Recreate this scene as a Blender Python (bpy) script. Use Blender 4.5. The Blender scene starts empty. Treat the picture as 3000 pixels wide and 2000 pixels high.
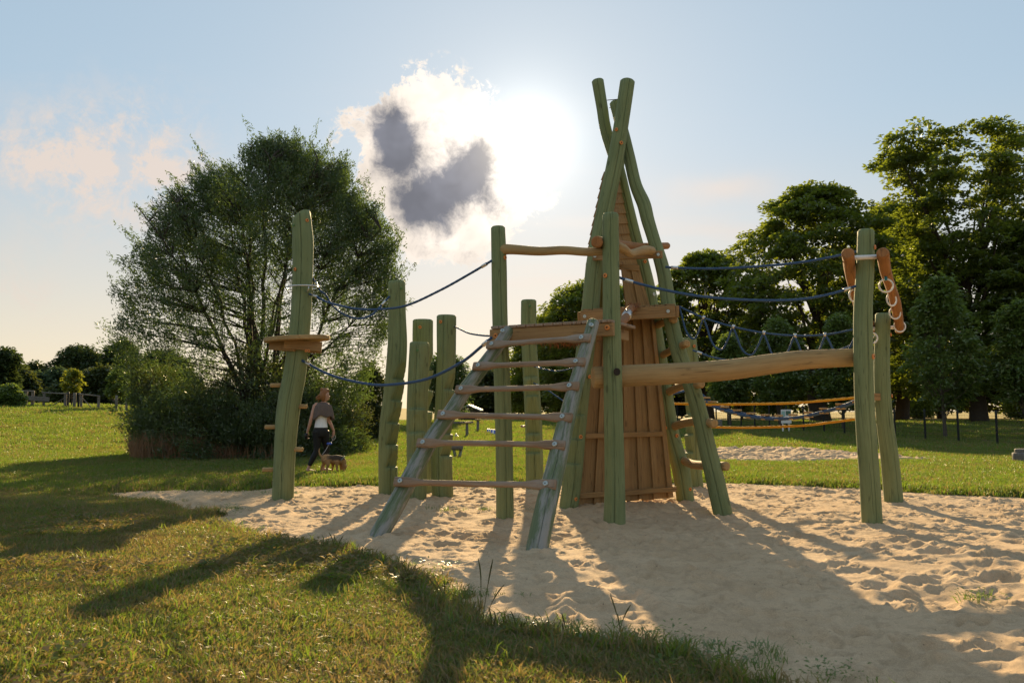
import bpy, bmesh, math, random
import numpy as np
from mathutils import Vector, Matrix

random.seed(11)
rng = np.random.default_rng(11)
SC = bpy.context.scene
COL = SC.collection
PI = math.pi
R = math.radians

# ------------------------------------------------------------------ camera
F = 2333.0            # focal length in pixels of the 3000 px wide photograph
CH = 1.25             # camera height
PITCH = math.atan(205 / F)
CAM = Vector((0, 0, CH))
cd = bpy.data.cameras.new('camera')
cam = bpy.data.objects.new('camera', cd)
COL.objects.link(cam)
cam.location = CAM
cam.rotation_euler = (PI / 2 + PITCH, 0, 0)
cd.sensor_width = 36.0
cd.lens = F / 3000 * 36.0
cd.clip_start = 0.05
cd.clip_end = 5000
cd.dof.use_dof = True
cd.dof.focus_distance = 9.4
cd.dof.aperture_fstop = 5.0
SC.camera = cam

CP, SP = math.cos(PITCH), math.sin(PITCH)


def ray(px, py):
    u = (px - 1500) / F
    v = (1000 - py) / F
    return Vector((u, CP - SP * v, SP + CP * v))


def at(px, py, Y):
    """point at forward distance Y seen at pixel px,py"""
    r = ray(px, py)
    return CAM + r * (Y / r.y)


# ------------------------------------------------------------------ sun, sky, exposure
SUN = ray(1548, 412).normalized()
SUN_EL = math.asin(SUN.z)
SUN_AZ = math.atan2(SUN.x, SUN.y)
SKY_STRENGTH = 0.05
sl = bpy.data.lights.new('sun', 'SUN')
sl.energy = 5.0
sl.angle = R(0.6)
sl.color = (1.0, 0.74, 0.40)
sun = bpy.data.objects.new('sun', sl)
COL.objects.link(sun)
sun.location = (0, 0, 30)
sun.rotation_euler = (-SUN).to_track_quat('-Z', 'Y').to_euler()

SC.view_settings.view_transform = 'Standard'
SC.view_settings.look = 'None'
SC.view_settings.exposure = 1.03
SC.view_settings.gamma = 1.0
SC.view_settings.use_curve_mapping = False
SC.cycles.use_denoising = True
SC.cycles.max_bounces = 8
SC.cycles.diffuse_bounces = 3
SC.cycles.glossy_bounces = 2
SC.cycles.transmission_bounces = 5
SC.cycles.transparent_max_bounces = 8
SC.cycles.sample_clamp_indirect = 6.0
SC.cycles.use_adaptive_sampling = True
SC.cycles.adaptive_threshold = 0.01


class NT:
    """small helper for building shader node trees"""

    def __init__(self, tree):
        self.t = tree
        self.n = tree.nodes
        self.l = tree.links

    def node(self, typ, **kw):
        n = self.n.new(typ)
        for k, v in kw.items():
            setattr(n, k, v)
        return n

    def put(self, sock, v):
        if hasattr(v, 'is_output') or isinstance(v, bpy.types.NodeSocket):
            self.l.new(v, sock)
        elif v is not None:
            if isinstance(v, (tuple, list)) and len(v) == 3 and sock.type == 'RGBA':
                v = (*v, 1)
            sock.default_value = v

    def m(self, op, a, b=None, c=None, clamp=False):
        n = self.node('ShaderNodeMath', operation=op)
        n.use_clamp = clamp
        self.put(n.inputs[0], a)
        if b is not None:
            self.put(n.inputs[1], b)
        if c is not None:
            self.put(n.inputs[2], c)
        return n.outputs[0]

    def v(self, op, a, b=None):
        n = self.node('ShaderNodeVectorMath', operation=op)
        self.put(n.inputs[0], a)
        if b is not None:
            if op == 'SCALE':
                self.put(n.inputs[3], b)
            else:
                self.put(n.inputs[1], b)
        return n.outputs[1] if op in ('LENGTH', 'DISTANCE', 'DOT_PRODUCT') else n.outputs[0]

    def mix(self, f, a, b, blend='MIX'):
        n = self.node('ShaderNodeMix', data_type='RGBA', blend_type=blend)
        n.clamp_result = False
        self.put(n.inputs[0], f)
        self.put(n.inputs[6], a)
        self.put(n.inputs[7], b)
        return n.outputs[2]

    def noise(self, vec, scale, detail=4.0, rough=0.55, dist=0.0, out=0):
        n = self.node('ShaderNodeTexNoise')
        if vec is not None:
            self.put(n.inputs['Vector'], vec)
        n.inputs['Scale'].default_value = scale
        n.inputs['Detail'].default_value = detail
        n.inputs['Roughness'].default_value = rough
        n.inputs['Distortion'].default_value = dist
        return n.outputs[out]

    def ss(self, x, lo, hi, a=0.0, b=1.0):
        n = self.node('ShaderNodeMapRange', interpolation_type='SMOOTHSTEP')
        self.put(n.inputs[0], x)
        self.put(n.inputs[1], lo)
        self.put(n.inputs[2], hi)
        self.put(n.inputs[3], a)
        self.put(n.inputs[4], b)
        return n.outputs[0]

    def ramp(self, f, stops):
        n = self.node('ShaderNodeValToRGB')
        e = n.color_ramp.elements
        while len(e) < len(stops):
            e.new(0.5)
        for i, (p, c) in enumerate(stops):
            e[i].position = p
            e[i].color = (*c, 1)
        self.put(n.inputs[0], f)
        return n.outputs[0]


def build_world():
    w = bpy.data.worlds.new('World')
    SC.world = w
    w.use_nodes = True
    g = NT(w.node_tree)
    g.n.clear()
    sky = g.node('ShaderNodeTexSky', sky_type='NISHITA')
    sky.sun_disc = False
    sky.sun_elevation = SUN_EL
    sky.sun_rotation = SUN_AZ
    sky.altitude = 50
    sky.air_density = 1.0
    sky.dust_density = 0.35
    sky.ozone_density = 1.6
    d = g.node('ShaderNodeTexCoord').outputs['Generated']
    nrm = g.v('NORMALIZE', d)
    sep = g.node('ShaderNodeSeparateXYZ')
    g.put(sep.inputs[0], nrm)
    z = sep.outputs[2]
    base = g.v('SCALE', sky.outputs[0], SKY_STRENGTH)
    # a thin even veil of high cloud evens the sky out: it holds back the bright parts and lifts the deep blue
    base = g.v('DIVIDE', base, g.v('ADD', (1, 1, 1), g.v('SCALE', base, 2.4)))
    base = g.v('ADD', base, g.mix(g.ss(z, 0.0, 0.36), (0.235, 0.165, 0.085), (0.120, 0.156, 0.182)))
    # aureole of the sun in the veil
    c = g.v('DOT_PRODUCT', nrm, tuple(SUN))
    deg = g.m('MULTIPLY', g.m('ARCCOSINE', g.m('MINIMUM', c, 0.999999)), 180 / PI)
    e3 = g.m('EXPONENT', g.m('MULTIPLY', deg, -1.0 / 1.8))
    e6 = g.m('POWER', e3, 0.3)
    glow = g.v('SCALE', (1.0, 0.93, 0.80), g.m('MULTIPLY', e3, 0.75))
    col = g.v('ADD', base, glow)

    # warped direction for the clouds
    wv = g.noise(nrm, 11.0, 3.0, 0.6, out=1)
    wd = g.v('ADD', nrm, g.v('SCALE', g.v('SUBTRACT', wv, (0.5, 0.5, 0.5)), 0.05))
    f1 = g.m('SUBTRACT', g.noise(wd, 22.0, 7.0, 0.72), 0.5)

    def blobs(lst):
        tot = 0.0
        for (px, py, rp, amp) in lst:
            cdir = tuple(ray(px, py).normalized())
            dd = g.v('DISTANCE', wd, cdir)
            e = g.m('EXPONENT', g.m('MULTIPLY', g.m('MULTIPLY', dd, dd), -(F / rp) ** 2))
            tot = g.m('MULTIPLY_ADD', e, amp, tot)
        return tot
    # bright body of the cumulus beside the sun, and its thick dark hearts
    body = blobs([(1270, 300, 95, .85), (1140, 420, 120, 1.0), (1260, 390, 120, .9), (1370, 370, 100, .8), (1190, 520, 100, .8),
                  (1330, 540, 150, 1.0), (1220, 630, 110, .9), (1390, 640, 100, .8), (1500, 600, 80, .65), (1600, 600, 60, .4)])
    dark = blobs([(1135, 345, 60, .8), (1160, 420, 72, 1.15), (1165, 485, 55, .9), (1400, 465, 66, 1.1), (1345, 530, 80, 1.25), (1255, 590, 75, 1.1), (1190, 620, 50, .8), (1440, 590, 50, .5)])
    f2 = g.noise(wd, 13.0, 3.0, 0.6)
    alpha = g.m('MULTIPLY', g.ss(g.m('MULTIPLY_ADD', f1, 3.2, body), 0.36, 0.66), g.ss(body, 0.10, 0.35))
    thick = g.m('MULTIPLY', g.ss(g.m('MULTIPLY_ADD', f1, 2.4, dark), 0.08, 1.15), alpha)
    vary = g.ss(f2, 0.30, 0.70, 0.80, 1.20)
    rim = g.v('ADD', g.v('SCALE', (0.43, 0.375, 0.325), vary), g.v('SCALE', (1.0, 0.93, 0.82), g.m('MULTIPLY', e6, 0.55)))
    core_c = g.v('ADD', g.v('SCALE', (0.115, 0.118, 0.138), vary), g.v('SCALE', (1.0, 0.85, 0.62), g.m('MULTIPLY', e3, 0.8)))
    col = g.mix(alpha, col, g.mix(thick, rim, core_c))
    # faint thin clouds all round the sky, in a layer overhead
    pl = g.v('SCALE', nrm, g.m('DIVIDE', 1.0, g.m('ADD', g.m('MAXIMUM', z, 0.0), 0.13)))
    mp = g.node('ShaderNodeMapping')
    mp.inputs['Location'].default_value = (3.1, 1.7, 0.0)
    mp.inputs['Rotation'].default_value = (0, 0, 0.2)
    mp.inputs['Scale'].default_value = (0.6, 1.3, 0.5)
    g.put(mp.inputs[0], pl)
    t1 = g.noise(mp.outputs[0], 0.55, 2.0, 0.55)
    t2 = g.noise(mp.outputs[0], 2.2, 4.0, 0.62)
    thin = g.m('MULTIPLY', g.m('MULTIPLY', g.ss(t1, 0.48, 0.72), g.ss(t2, 0.40, 0.75)), g.ss(z, 0.02, 0.12))
    soft = blobs([(160, 530, 110, .8), (290, 470, 130, .9), (470, 430, 120, .8), (430, 560, 140, .8), (20, 430, 80, .8), (60, 850, 80, .7)])
    sn = g.m('MULTIPLY', soft, g.ss(f1, -0.10, 0.16))
    sv = g.v('MULTIPLY', g.v('SUBTRACT', wd, tuple(ray(2120, 550).normalized())), (1.0, 1.0, 3.6))
    sq = g.v('LENGTH', sv)
    streak = g.m('EXPONENT', g.m('MULTIPLY', g.m('MULTIPLY', sq, sq), -(F / 130.0) ** 2))
    wa = g.m('MINIMUM', g.m('MULTIPLY_ADD', streak, 0.6, g.m('MULTIPLY_ADD', sn, 0.8, g.m('MULTIPLY', thin, 0.45))), 0.85)
    wcol = g.v('ADD', (0.41, 0.345, 0.30), g.v('SCALE', (1.0, 0.9, 0.75), g.m('MULTIPLY', e6, 0.4)))
    col = g.mix(g.m('MULTIPLY', wa, g.m('SUBTRACT', 1.0, alpha)), col, wcol)
    bg = g.node('ShaderNodeBackground')
    g.put(bg.inputs[0], col)
    bg.inputs[1].default_value = 1.0
    out = g.node('ShaderNodeOutputWorld')
    g.l.new(bg.outputs[0], out.inputs[0])
    w.cycles.sampling_method = 'MANUAL'
    w.cycles.sample_map_resolution = 1024


build_world()

# ------------------------------------------------------------------ noise + terrain in numpy


def vnoise(x, y, seed=0):
    x = np.asarray(x, float)
    y = np.asarray(y, float)
    xi = np.floor(x).astype(np.int64)
    yi = np.floor(y).astype(np.int64)
    fx = x - xi
    fy = y - yi
    fx = fx * fx * (3 - 2 * fx)
    fy = fy * fy * (3 - 2 * fy)

    def h(a, b):
        n = (a * 374761393 + b * 668265263 + seed * 982451653) & 0xFFFFFFFF
        n = ((n ^ (n >> 13)) * 1274126177) & 0xFFFFFFFF
        return ((n ^ (n >> 16)) & 0xFFFF) / 65535.0
    a = h(xi, yi) * (1 - fx) + h(xi + 1, yi) * fx
    b = h(xi, yi + 1) * (1 - fx) + h(xi + 1, yi + 1) * fx
    return (a * (1 - fy) + b * fy) * 2 - 1


def fbm(x, y, o=4, seed=0):
    s = 0
    a = 1.0
    for i in range(o):
        s = s + a * vnoise(x * 2 ** i, y * 2 ** i, seed + i * 17)
        a *= 0.5
    return s / 1.9


def S(t):
    t = np.clip(t, 0, 1)
    return t * t * (3 - 2 * t)


def terrain(x, y):
    x = np.asarray(x, float)
    y = np.asarray(y, float)
    z = 0.5 * S((y - 22) / 28) + 0.45 * S((y - 55) / 120)
    z = z + 1.1 * S((y - 14) / 30) * S((-x - 8) / 22)
    q = 9.6 - y
    z = z + 0.055 * np.where(q > 1.5, q - 0.75, np.where(q > 0, q * q / 3, 0.0)) * (0.5 + 0.5 * S((np.abs(x - 1.0) - 1.3) / 2.2)) * (y > -12)
    w = -x - 1.7
    z = z + 0.07 * np.clip(np.where(w > 1, w - 0.5, np.where(w > 0, w * w / 2, 0.0)), 0, 4.0) * S((11.3 - y) / 3)
    return z


def tz(x, y):
    return float(terrain(x, y))


def gsolve(px, py):
    """where the view ray through a pixel meets the ground"""
    r = ray(px, py)
    t = 1.0
    while t < 800:
        p = CAM + r * t
        if p.z < tz(p.x, p.y):
            break
        t *= 1.01
    lo, hi = t / 1.01, t
    for _ in range(14):
        t = (lo + hi) / 2
        p = CAM + r * t
        if p.z < tz(p.x, p.y):
            hi = t
        else:
            lo = t
    return Vector((p.x, p.y, tz(p.x, p.y)))


def g0(px, py):
    p = gsolve(px, py)
    return (p.x, p.y)


SAND = [gsolve(*p)[:2] for p in [(265, 1449), (450, 1441), (700, 1437), (860, 1426), (1100, 1421), (1400, 1427), (1600, 1421), (1850, 1418),
                         (2060, 1413), (2250, 1420), (2500, 1431), (2700, 1446), (3000, 1457), (3500, 1478)]]
SAND += [(11.0, 9.0), (10.0, 4.0), (7.0, 2.4), (3.0, 2.6)]
SAND += [gsolve(*p)[:2] for p in [(2330, 2040), (2140, 1968), (2000, 1915), (1850, 1885), (1600, 1862), (1450, 1835), (1350, 1770), (1270, 1705), (1150, 1655),
                          (1040, 1622), (900, 1598), (780, 1578), (690, 1545), (600, 1530), (660, 1508), (540, 1500), (470, 1478), (350, 1466)]]
SAND2 = [gsolve(*p)[:2] for p in [(1880, 1342), (2050, 1319), (2200, 1314), (2350, 1319), (2500, 1331), (2650, 1343), (2730, 1350), (2500, 1356),
                                  (2200, 1359), (1880, 1357)]]


def sdist(poly, x, y):
    """signed distance, positive inside"""
    P = np.array(poly)
    d = np.full(np.shape(x), 1e9)
    ins = np.zeros(np.shape(x), bool)
    n = len(P)
    for i in range(n):
        a = P[i]
        b = P[(i + 1) % n]
        ex, ey = b - a
        wx = x - a[0]
        wy = y - a[1]
        t = np.clip((wx * ex + wy * ey) / (ex * ex + ey * ey), 0, 1)
        d = np.minimum(d, (wx - ex * t) ** 2 + (wy - ey * t) ** 2)
        c = ((a[1] <= y) & (b[1] > y)) | ((b[1] <= y) & (a[1] > y))
        with np.errstate(divide='ignore', invalid='ignore'):
            xx = a[0] + (y - a[1]) / (b[1] - a[1] + 1e-12) * ex
        ins ^= c & (x < xx)
    return np.where(ins, 1, -1) * np.sqrt(d)


def sand_sd(x, y):
    e = 0.16 * fbm(x * 1.7, y * 1.7, 3, 5) + 0.07 * vnoise(x * 7, y * 7, 9)
    s1 = sdist(SAND, x, y) + e
    s2 = sdist(SAND2, x, y) + e * 1.5
    return np.maximum(s1, s2)


# ------------------------------------------------------------------ object helpers
WLOC = {}


def mesh_from(name, V, Fc, uv=None, smooth=True, mat_idx=None):
    me = bpy.data.meshes.new(name)
    V = np.asarray(V, np.float32)
    me.vertices.add(len(V))
    me.vertices.foreach_set('co', V.ravel())
    if isinstance(Fc, np.ndarray):
        k = Fc.shape[1]
        nl = Fc.size
        me.loops.add(nl)
        me.loops.foreach_set('vertex_index', Fc.ravel().astype(np.int32))
        me.polygons.add(len(Fc))
        me.polygons.foreach_set('loop_start', np.arange(0, nl, k, dtype=np.int32))
        fl = Fc.ravel()
    else:
        ls = [len(f) for f in Fc]
        fl = np.array([i for f in Fc for i in f], np.int32)
        me.loops.add(len(fl))
        me.loops.foreach_set('vertex_index', fl)
        me.polygons.add(len(Fc))
        st = np.concatenate([[0], np.cumsum(ls)[:-1]]).astype(np.int32)
        me.polygons.foreach_set('loop_start', st)
    me.polygons.foreach_set('use_smooth', np.full(len(me.polygons), bool(smooth)))
    if mat_idx is not None:
        me.polygons.foreach_set('material_index', np.asarray(mat_idx, np.int32))
    if uv is not None:
        ul = me.uv_layers.new(name='UVMap')
        uv = np.asarray(uv, np.float32)
        if len(uv) == len(V):
            uv = uv[fl]
        ul.data.foreach_set('uv', uv.ravel())
    me.update(calc_edges=True)
    me.validate()
    return me


def tag(o, label=None, cat=None, group=None, kind=None):
    if label:
        o['label'] = label
    if cat:
        o['category'] = cat
    if group:
        o['group'] = group
    if kind:
        o['kind'] = kind
    return o


def empty(name, loc, label=None, cat=None, group=None):
    o = bpy.data.objects.new(name, None)
    o.empty_display_size = 0.2
    COL.objects.link(o)
    o.location = loc
    WLOC[o] = Vector(loc)
    return tag(o, label, cat, group)


def link(name, me, mats, parent=None, loc=(0, 0, 0)):
    """loc is the world position of the object"""
    o = bpy.data.objects.new(name, me)
    COL.objects.link(o)
    loc = Vector(loc)
    WLOC[o] = loc
    if parent is not None:
        o.parent = parent
        o.location = loc - WLOC[parent]
    else:
        o.location = loc
    if mats is not None and len(me.materials) == 0:
        for m_ in (mats if isinstance(mats, (list, tuple)) else [mats]):
            me.materials.append(m_)
    return o


def obj(name, V, Fc, mats, parent=None, uv=None, smooth=True, base=True, mat_idx=None):
    """mesh object from world coordinates; origin moved to its own base centre"""
    V = np.asarray(V, float)
    lo, hi = V.min(0), V.max(0)
    c = (lo + hi) / 2
    if base:
        c[2] = lo[2]
    return link(name, mesh_from(name, V - c, Fc, uv, smooth, mat_idx), mats, parent, c)


# ------------------------------------------------------------------ materials
MATS = {}


def material(name):
    m_ = bpy.data.materials.new(name)
    m_.use_nodes = True
    g = NT(m_.node_tree)
    g.n.clear()
    out = g.node('ShaderNodeOutputMaterial')
    MATS[name] = m_
    return m_, g, out


def principled(g, out, col, rough=0.7, metal=0.0, bump=None, bstr=0.3, bdist=0.01, spec=0.3):
    p = g.node('ShaderNodeBsdfPrincipled')
    g.put(p.inputs['Base Color'], col)
    g.put(p.inputs['Roughness'], rough)
    g.put(p.inputs['Metallic'], metal)
    p.inputs['Specular IOR Level'].default_value = spec
    if bump is not None:
        b = g.node('ShaderNodeBump')
        b.inputs['Strength'].default_value = bstr
        b.inputs['Distance'].default_value = bdist
        g.put(b.inputs['Height'], bump)
        g.l.new(b.outputs[0], p.inputs['Normal'])
    g.l.new(p.outputs[0], out.inputs[0])
    return p


def wood(name, c_lo, c_hi, grey=None, grey_amt=0.0, scale=1.0, knots=True, rough=0.75):
    """stained timber: long grain along v of the UV map, blotches, fine checks"""
    m_, g, out = material(name)
    uv = g.node('ShaderNodeUVMap').outputs[0]
    oi = g.node('ShaderNodeObjectInfo')
    off = g.v('SCALE', (13.0, 7.0, 3.0), oi.outputs['Random'])
    vec = g.v('ADD', uv, off)
    st = g.v('MULTIPLY', vec, (26.0 * scale, 0.9, 1.0))
    grain = g.noise(st, 1.6, 6.0, 0.65, 0.6)
    fine = g.noise(g.v('MULTIPLY', vec, (120.0 * scale, 3.0, 1.0)), 1.0, 4.0, 0.7)
    blot = g.noise(g.v('MULTIPLY', vec, (3.0, 1.6, 1.0)), 1.5, 4.0, 0.6)
    f = g.m('ADD', g.m('MULTIPLY', grain, 0.65), g.m('MULTIPLY', blot, 0.45))
    col = g.mix(g.ss(f, 0.25, 0.85), c_lo, c_hi)
    col = g.mix(g.m('MULTIPLY', g.ss(fine, 0.52, 0.72), 0.22), col, tuple(x * 0.45 for x in c_lo))
    if knots:
        vo = g.node('ShaderNodeTexVoronoi')
        g.put(vo.inputs['Vector'], g.v('MULTIPLY', vec, (4.0, 1.8, 1.0)))
        vo.inputs['Scale'].default_value = 1.0
        kn = g.ss(vo.outputs[0], 0.05, 0.11, 1.0, 0.0)
        col = g.mix(g.m('MULTIPLY', kn, 0.6), col, tuple(x * 0.4 for x in c_lo))
    ck = g.noise(g.v('MULTIPLY', vec, (17.0, 0.45, 1.0)), 1.3, 2.0, 0.5)
    line = g.ss(g.m('ABSOLUTE', g.m('SUBTRACT', ck, 0.5)), 0.004, 0.013, 1.0, 0.0)
    col = g.mix(g.m('MULTIPLY', line, 0.5), col, tuple(x * 0.28 for x in c_lo))
    if grey is not None:
        gm = g.noise(g.v('MULTIPLY', vec, (9.0, 1.3, 1.0)), 1.2, 6.0, 0.7)
        col = g.mix(g.m('MULTIPLY', g.ss(gm, 0.44, 0.60), grey_amt), col, grey)
    hv = g.m('SUBTRACT', g.m('ADD', g.m('MULTIPLY', grain, 0.6), g.m('MULTIPLY', fine, 0.5)), g.m('MULTIPLY', line, 0.6))
    principled(g, out, col, rough, bump=hv, bstr=0.35, bdist=0.006)
    return m_


def simple(name, col, rough=0.6, metal=0.0, nscale=40.0, var=0.25, coord='Object'):
    m_, g, out = material(name)
    tc = g.node('ShaderNodeTexCoord').outputs[coord]
    n = g.noise(tc, nscale, 4.0, 0.6)
    c = g.mix(n, tuple(x * (1 - var) for x in col), tuple(min(1, x * (1 + var)) for x in col))
    principled(g, out, c, rough, metal, bump=n, bstr=0.15, bdist=0.004)
    return m_


def leafmat(name, c1, c2, trans, tw=0.5, gloss=0.06):
    """two sided leaf: part of the light goes through"""
    m_, g, out = material(name)
    geo = g.node('ShaderNodeNewGeometry')
    rnd = geo.outputs['Random Per Island']
    n = g.noise(geo.outputs['Position'], 0.7, 3.0, 0.6)
    f = g.m('ADD', g.m('MULTIPLY', rnd, 0.6), g.m('MULTIPLY', g.ss(n, 0.3, 0.7), 0.4))
    col = g.mix(f, c1, c2)
    tcol = g.mix(f, tuple(x * 0.75 for x in trans), trans)
    d = g.node('ShaderNodeBsdfDiffuse')
    g.put(d.inputs[0], col)
    t = g.node('ShaderNodeBsdfTranslucent')
    g.put(t.inputs[0], tcol)
    mx = g.node('ShaderNodeMixShader')
    mx.inputs[0].default_value = tw
    g.l.new(d.outputs[0], mx.inputs[1])
    g.l.new(t.outputs[0], mx.inputs[2])
    gl = g.node('ShaderNodeBsdfGlossy')
    gl.inputs['Roughness'].default_value = 0.38
    g.put(gl.inputs[0], (0.9, 0.9, 0.9, 1))
    mx2 = g.node('ShaderNodeMixShader')
    mx2.inputs[0].default_value = gloss
    g.l.new(mx.outputs[0], mx2.inputs[1])
    g.l.new(gl.outputs[0], mx2.inputs[2])
    g.l.new(mx2.outputs[0], out.inputs[0])
    return m_


GREEN = wood('green_stained_wood', (0.140, 0.172, 0.072), (0.225, 0.260, 0.122))
GREENW = wood('weathered_green_wood', (0.095, 0.125, 0.062), (0.165, 0.200, 0.108), grey=(0.30, 0.28, 0.255), grey_amt=0.9)
BROWN = wood('brown_stained_wood', (0.225, 0.128, 0.052), (0.385, 0.235, 0.100))
LOGW = wood('honey_log_wood', (0.30, 0.185, 0.075), (0.475, 0.32, 0.142))
ORANGE = wood('orange_log_wood', (0.25, 0.105, 0.036), (0.40, 0.185, 0.065))
RUNGW = wood('weathered_rung_wood', (0.215, 0.132, 0.076), (0.37, 0.245, 0.155), grey=(0.33, 0.28, 0.23), grey_amt=0.6)
GREYW = wood('grey_weathered_wood', (0.11, 0.095, 0.08), (0.24, 0.215, 0.185))
DARKW = wood('dark_shed_wood', (0.025, 0.024, 0.024), (0.06, 0.055, 0.05))
CAPM = simple('orange_plastic_cap', (0.62, 0.22, 0.055), 0.5)
BOLTM = simple('zinc_bolt', (0.42, 0.45, 0.42), 0.35, 0.7)
GBOLT = simple('green_bolt', (0.10, 0.20, 0.07), 0.5)
STEEL = simple('stainless_steel', (0.62, 0.60, 0.58), 0.28, 0.9)
DARKMETAL = simple('dark_fence_metal', (0.02, 0.022, 0.02), 0.6, 0.3)
HOLE = simple('dark_bolt_recess', (0.030, 0.022, 0.016), 0.8)
WHITEP = simple('white_paint', (0.75, 0.73, 0.70), 0.5, var=0.1)
BLUEP = simple('blue_paint', (0.05, 0.10, 0.42), 0.5)
COIR = simple('coir_fibre', (0.30, 0.15, 0.075), 0.9, nscale=90)
BARK = simple('bark', (0.055, 0.042, 0.030), 0.9, nscale=6, var=0.5)
BARKG = simple('grey_bark', (0.09, 0.075, 0.058), 0.9, nscale=8, var=0.4)


def ropemat(name, c):
    m_, g, out = material(name)
    uv = g.node('ShaderNodeUVMap').outputs[0]
    s = g.node('ShaderNodeSeparateXYZ')
    g.put(s.inputs[0], uv)
    ph = g.m('ADD', g.m('MULTIPLY', s.outputs[0], 6 * 2 * PI), g.m('MULTIPLY', s.outputs[1], 260.0))
    w_ = g.m('SINE', ph)
    n = g.noise(g.v('MULTIPLY', uv, (20, 60, 1)), 3.0, 3.0, 0.6)
    col = g.mix(g.ss(w_, -0.2, 0.9), c, tuple(x * 0.55 for x in c))
    col = g.mix(g.m('MULTIPLY', g.ss(n, 0.58, 0.75), 0.5), col, (0.25, 0.30, 0.36, 1))
    principled(g, out, col, 0.6, bump=w_, bstr=0.4, bdist=0.004)
    return m_


BLUE = ropemat('blue_rope', (0.045, 0.100, 0.210))
YELLOW = ropemat('yellow_rope', (0.78, 0.36, 0.012))


def ground_mats():
    # sand
    m_, g, out = material('sand')
    p = g.node('ShaderNodeNewGeometry').outputs['Position']
    a = g.noise(p, 1.1, 5.0, 0.6)
    b = g.noise(p, 9.0, 6.0, 0.65)
    c = g.noise(p, 190.0, 3.0, 0.7)
    col = g.mix(g.ss(a, 0.3, 0.7), (0.53, 0.370, 0.222), (0.61, 0.440, 0.275))
    col = g.mix(g.m('MULTIPLY', g.ss(b, 0.46, 0.66), 0.5), col, (0.39, 0.275, 0.165))
    b2 = g.noise(p, 26.0, 4.0, 0.7)
    col = g.mix(g.m('MULTIPLY', g.ss(b2, 0.55, 0.70), 0.35), col, (0.30, 0.205, 0.12))
    col = g.mix(g.ss(c, 0.35, 0.7), g.v('SCALE', col, 0.82), g.v('SCALE', col, 1.10))
    vo = g.node('ShaderNodeTexVoronoi')
    g.put(vo.inputs['Vector'], p)
    vo.inputs['Scale'].default_value = 15.0
    spk = g.m('MULTIPLY', g.ss(vo.outputs[0], 0.05, 0.09, 1.0, 0.0), g.ss(b, 0.44, 0.56))
    col = g.mix(g.m('MULTIPLY', spk, 0.85), col, (0.09, 0.06, 0.038))
    h = g.m('ADD', g.m('MULTIPLY', b, 0.8), g.m('MULTIPLY', c, 0.25))
    principled(g, out, col, 0.95, bump=h, bstr=0.8, bdist=0.02, spec=0.15)
    # soil and short turf below the blades; the field beyond the path is hay stubble
    m2, g, out = material('turf')
    p = g.node('ShaderNodeNewGeometry').outputs['Position']
    s = g.node('ShaderNodeSeparateXYZ')
    g.put(s.inputs[0], p)
    a = g.noise(p, 0.35, 5.0, 0.6)
    b = g.noise(p, 3.5, 5.0, 0.6)
    c = g.noise(p, 30.0, 4.0, 0.7)
    col = g.mix(g.ss(b, 0.35, 0.7), (0.060, 0.085, 0.018), (0.105, 0.120, 0.030))
    col = g.mix(g.m('MULTIPLY', g.ss(a, 0.45, 0.7), 0.6), col, (0.16, 0.130, 0.055))
    col = g.mix(g.ss(c, 0.35, 0.7), g.v('SCALE', col, 0.6), g.v('SCALE', col, 1.15))
    far = g.ss(g.m('ADD', s.outputs[1], g.m('MULTIPLY', a, 6.0)), 58.0, 60.0)
    col = g.mix(far, col, g.mix(b, (0.30, 0.225, 0.085), (0.38, 0.31, 0.12)))
    principled(g, out, col, 1.0, bump=c, bstr=0.5, bdist=0.03, spec=0.1)
    m3, g, out = material('asphalt')
    p = g.node('ShaderNodeNewGeometry').outputs['Position']
    c = g.noise(p, 40.0, 4.0, 0.7)
    principled(g, out, g.mix(c, (0.09, 0.085, 0.08), (0.16, 0.15, 0.14)), 0.9)
    return m_, m2, m3


SANDM, TURF, ASPH = ground_mats()


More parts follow.
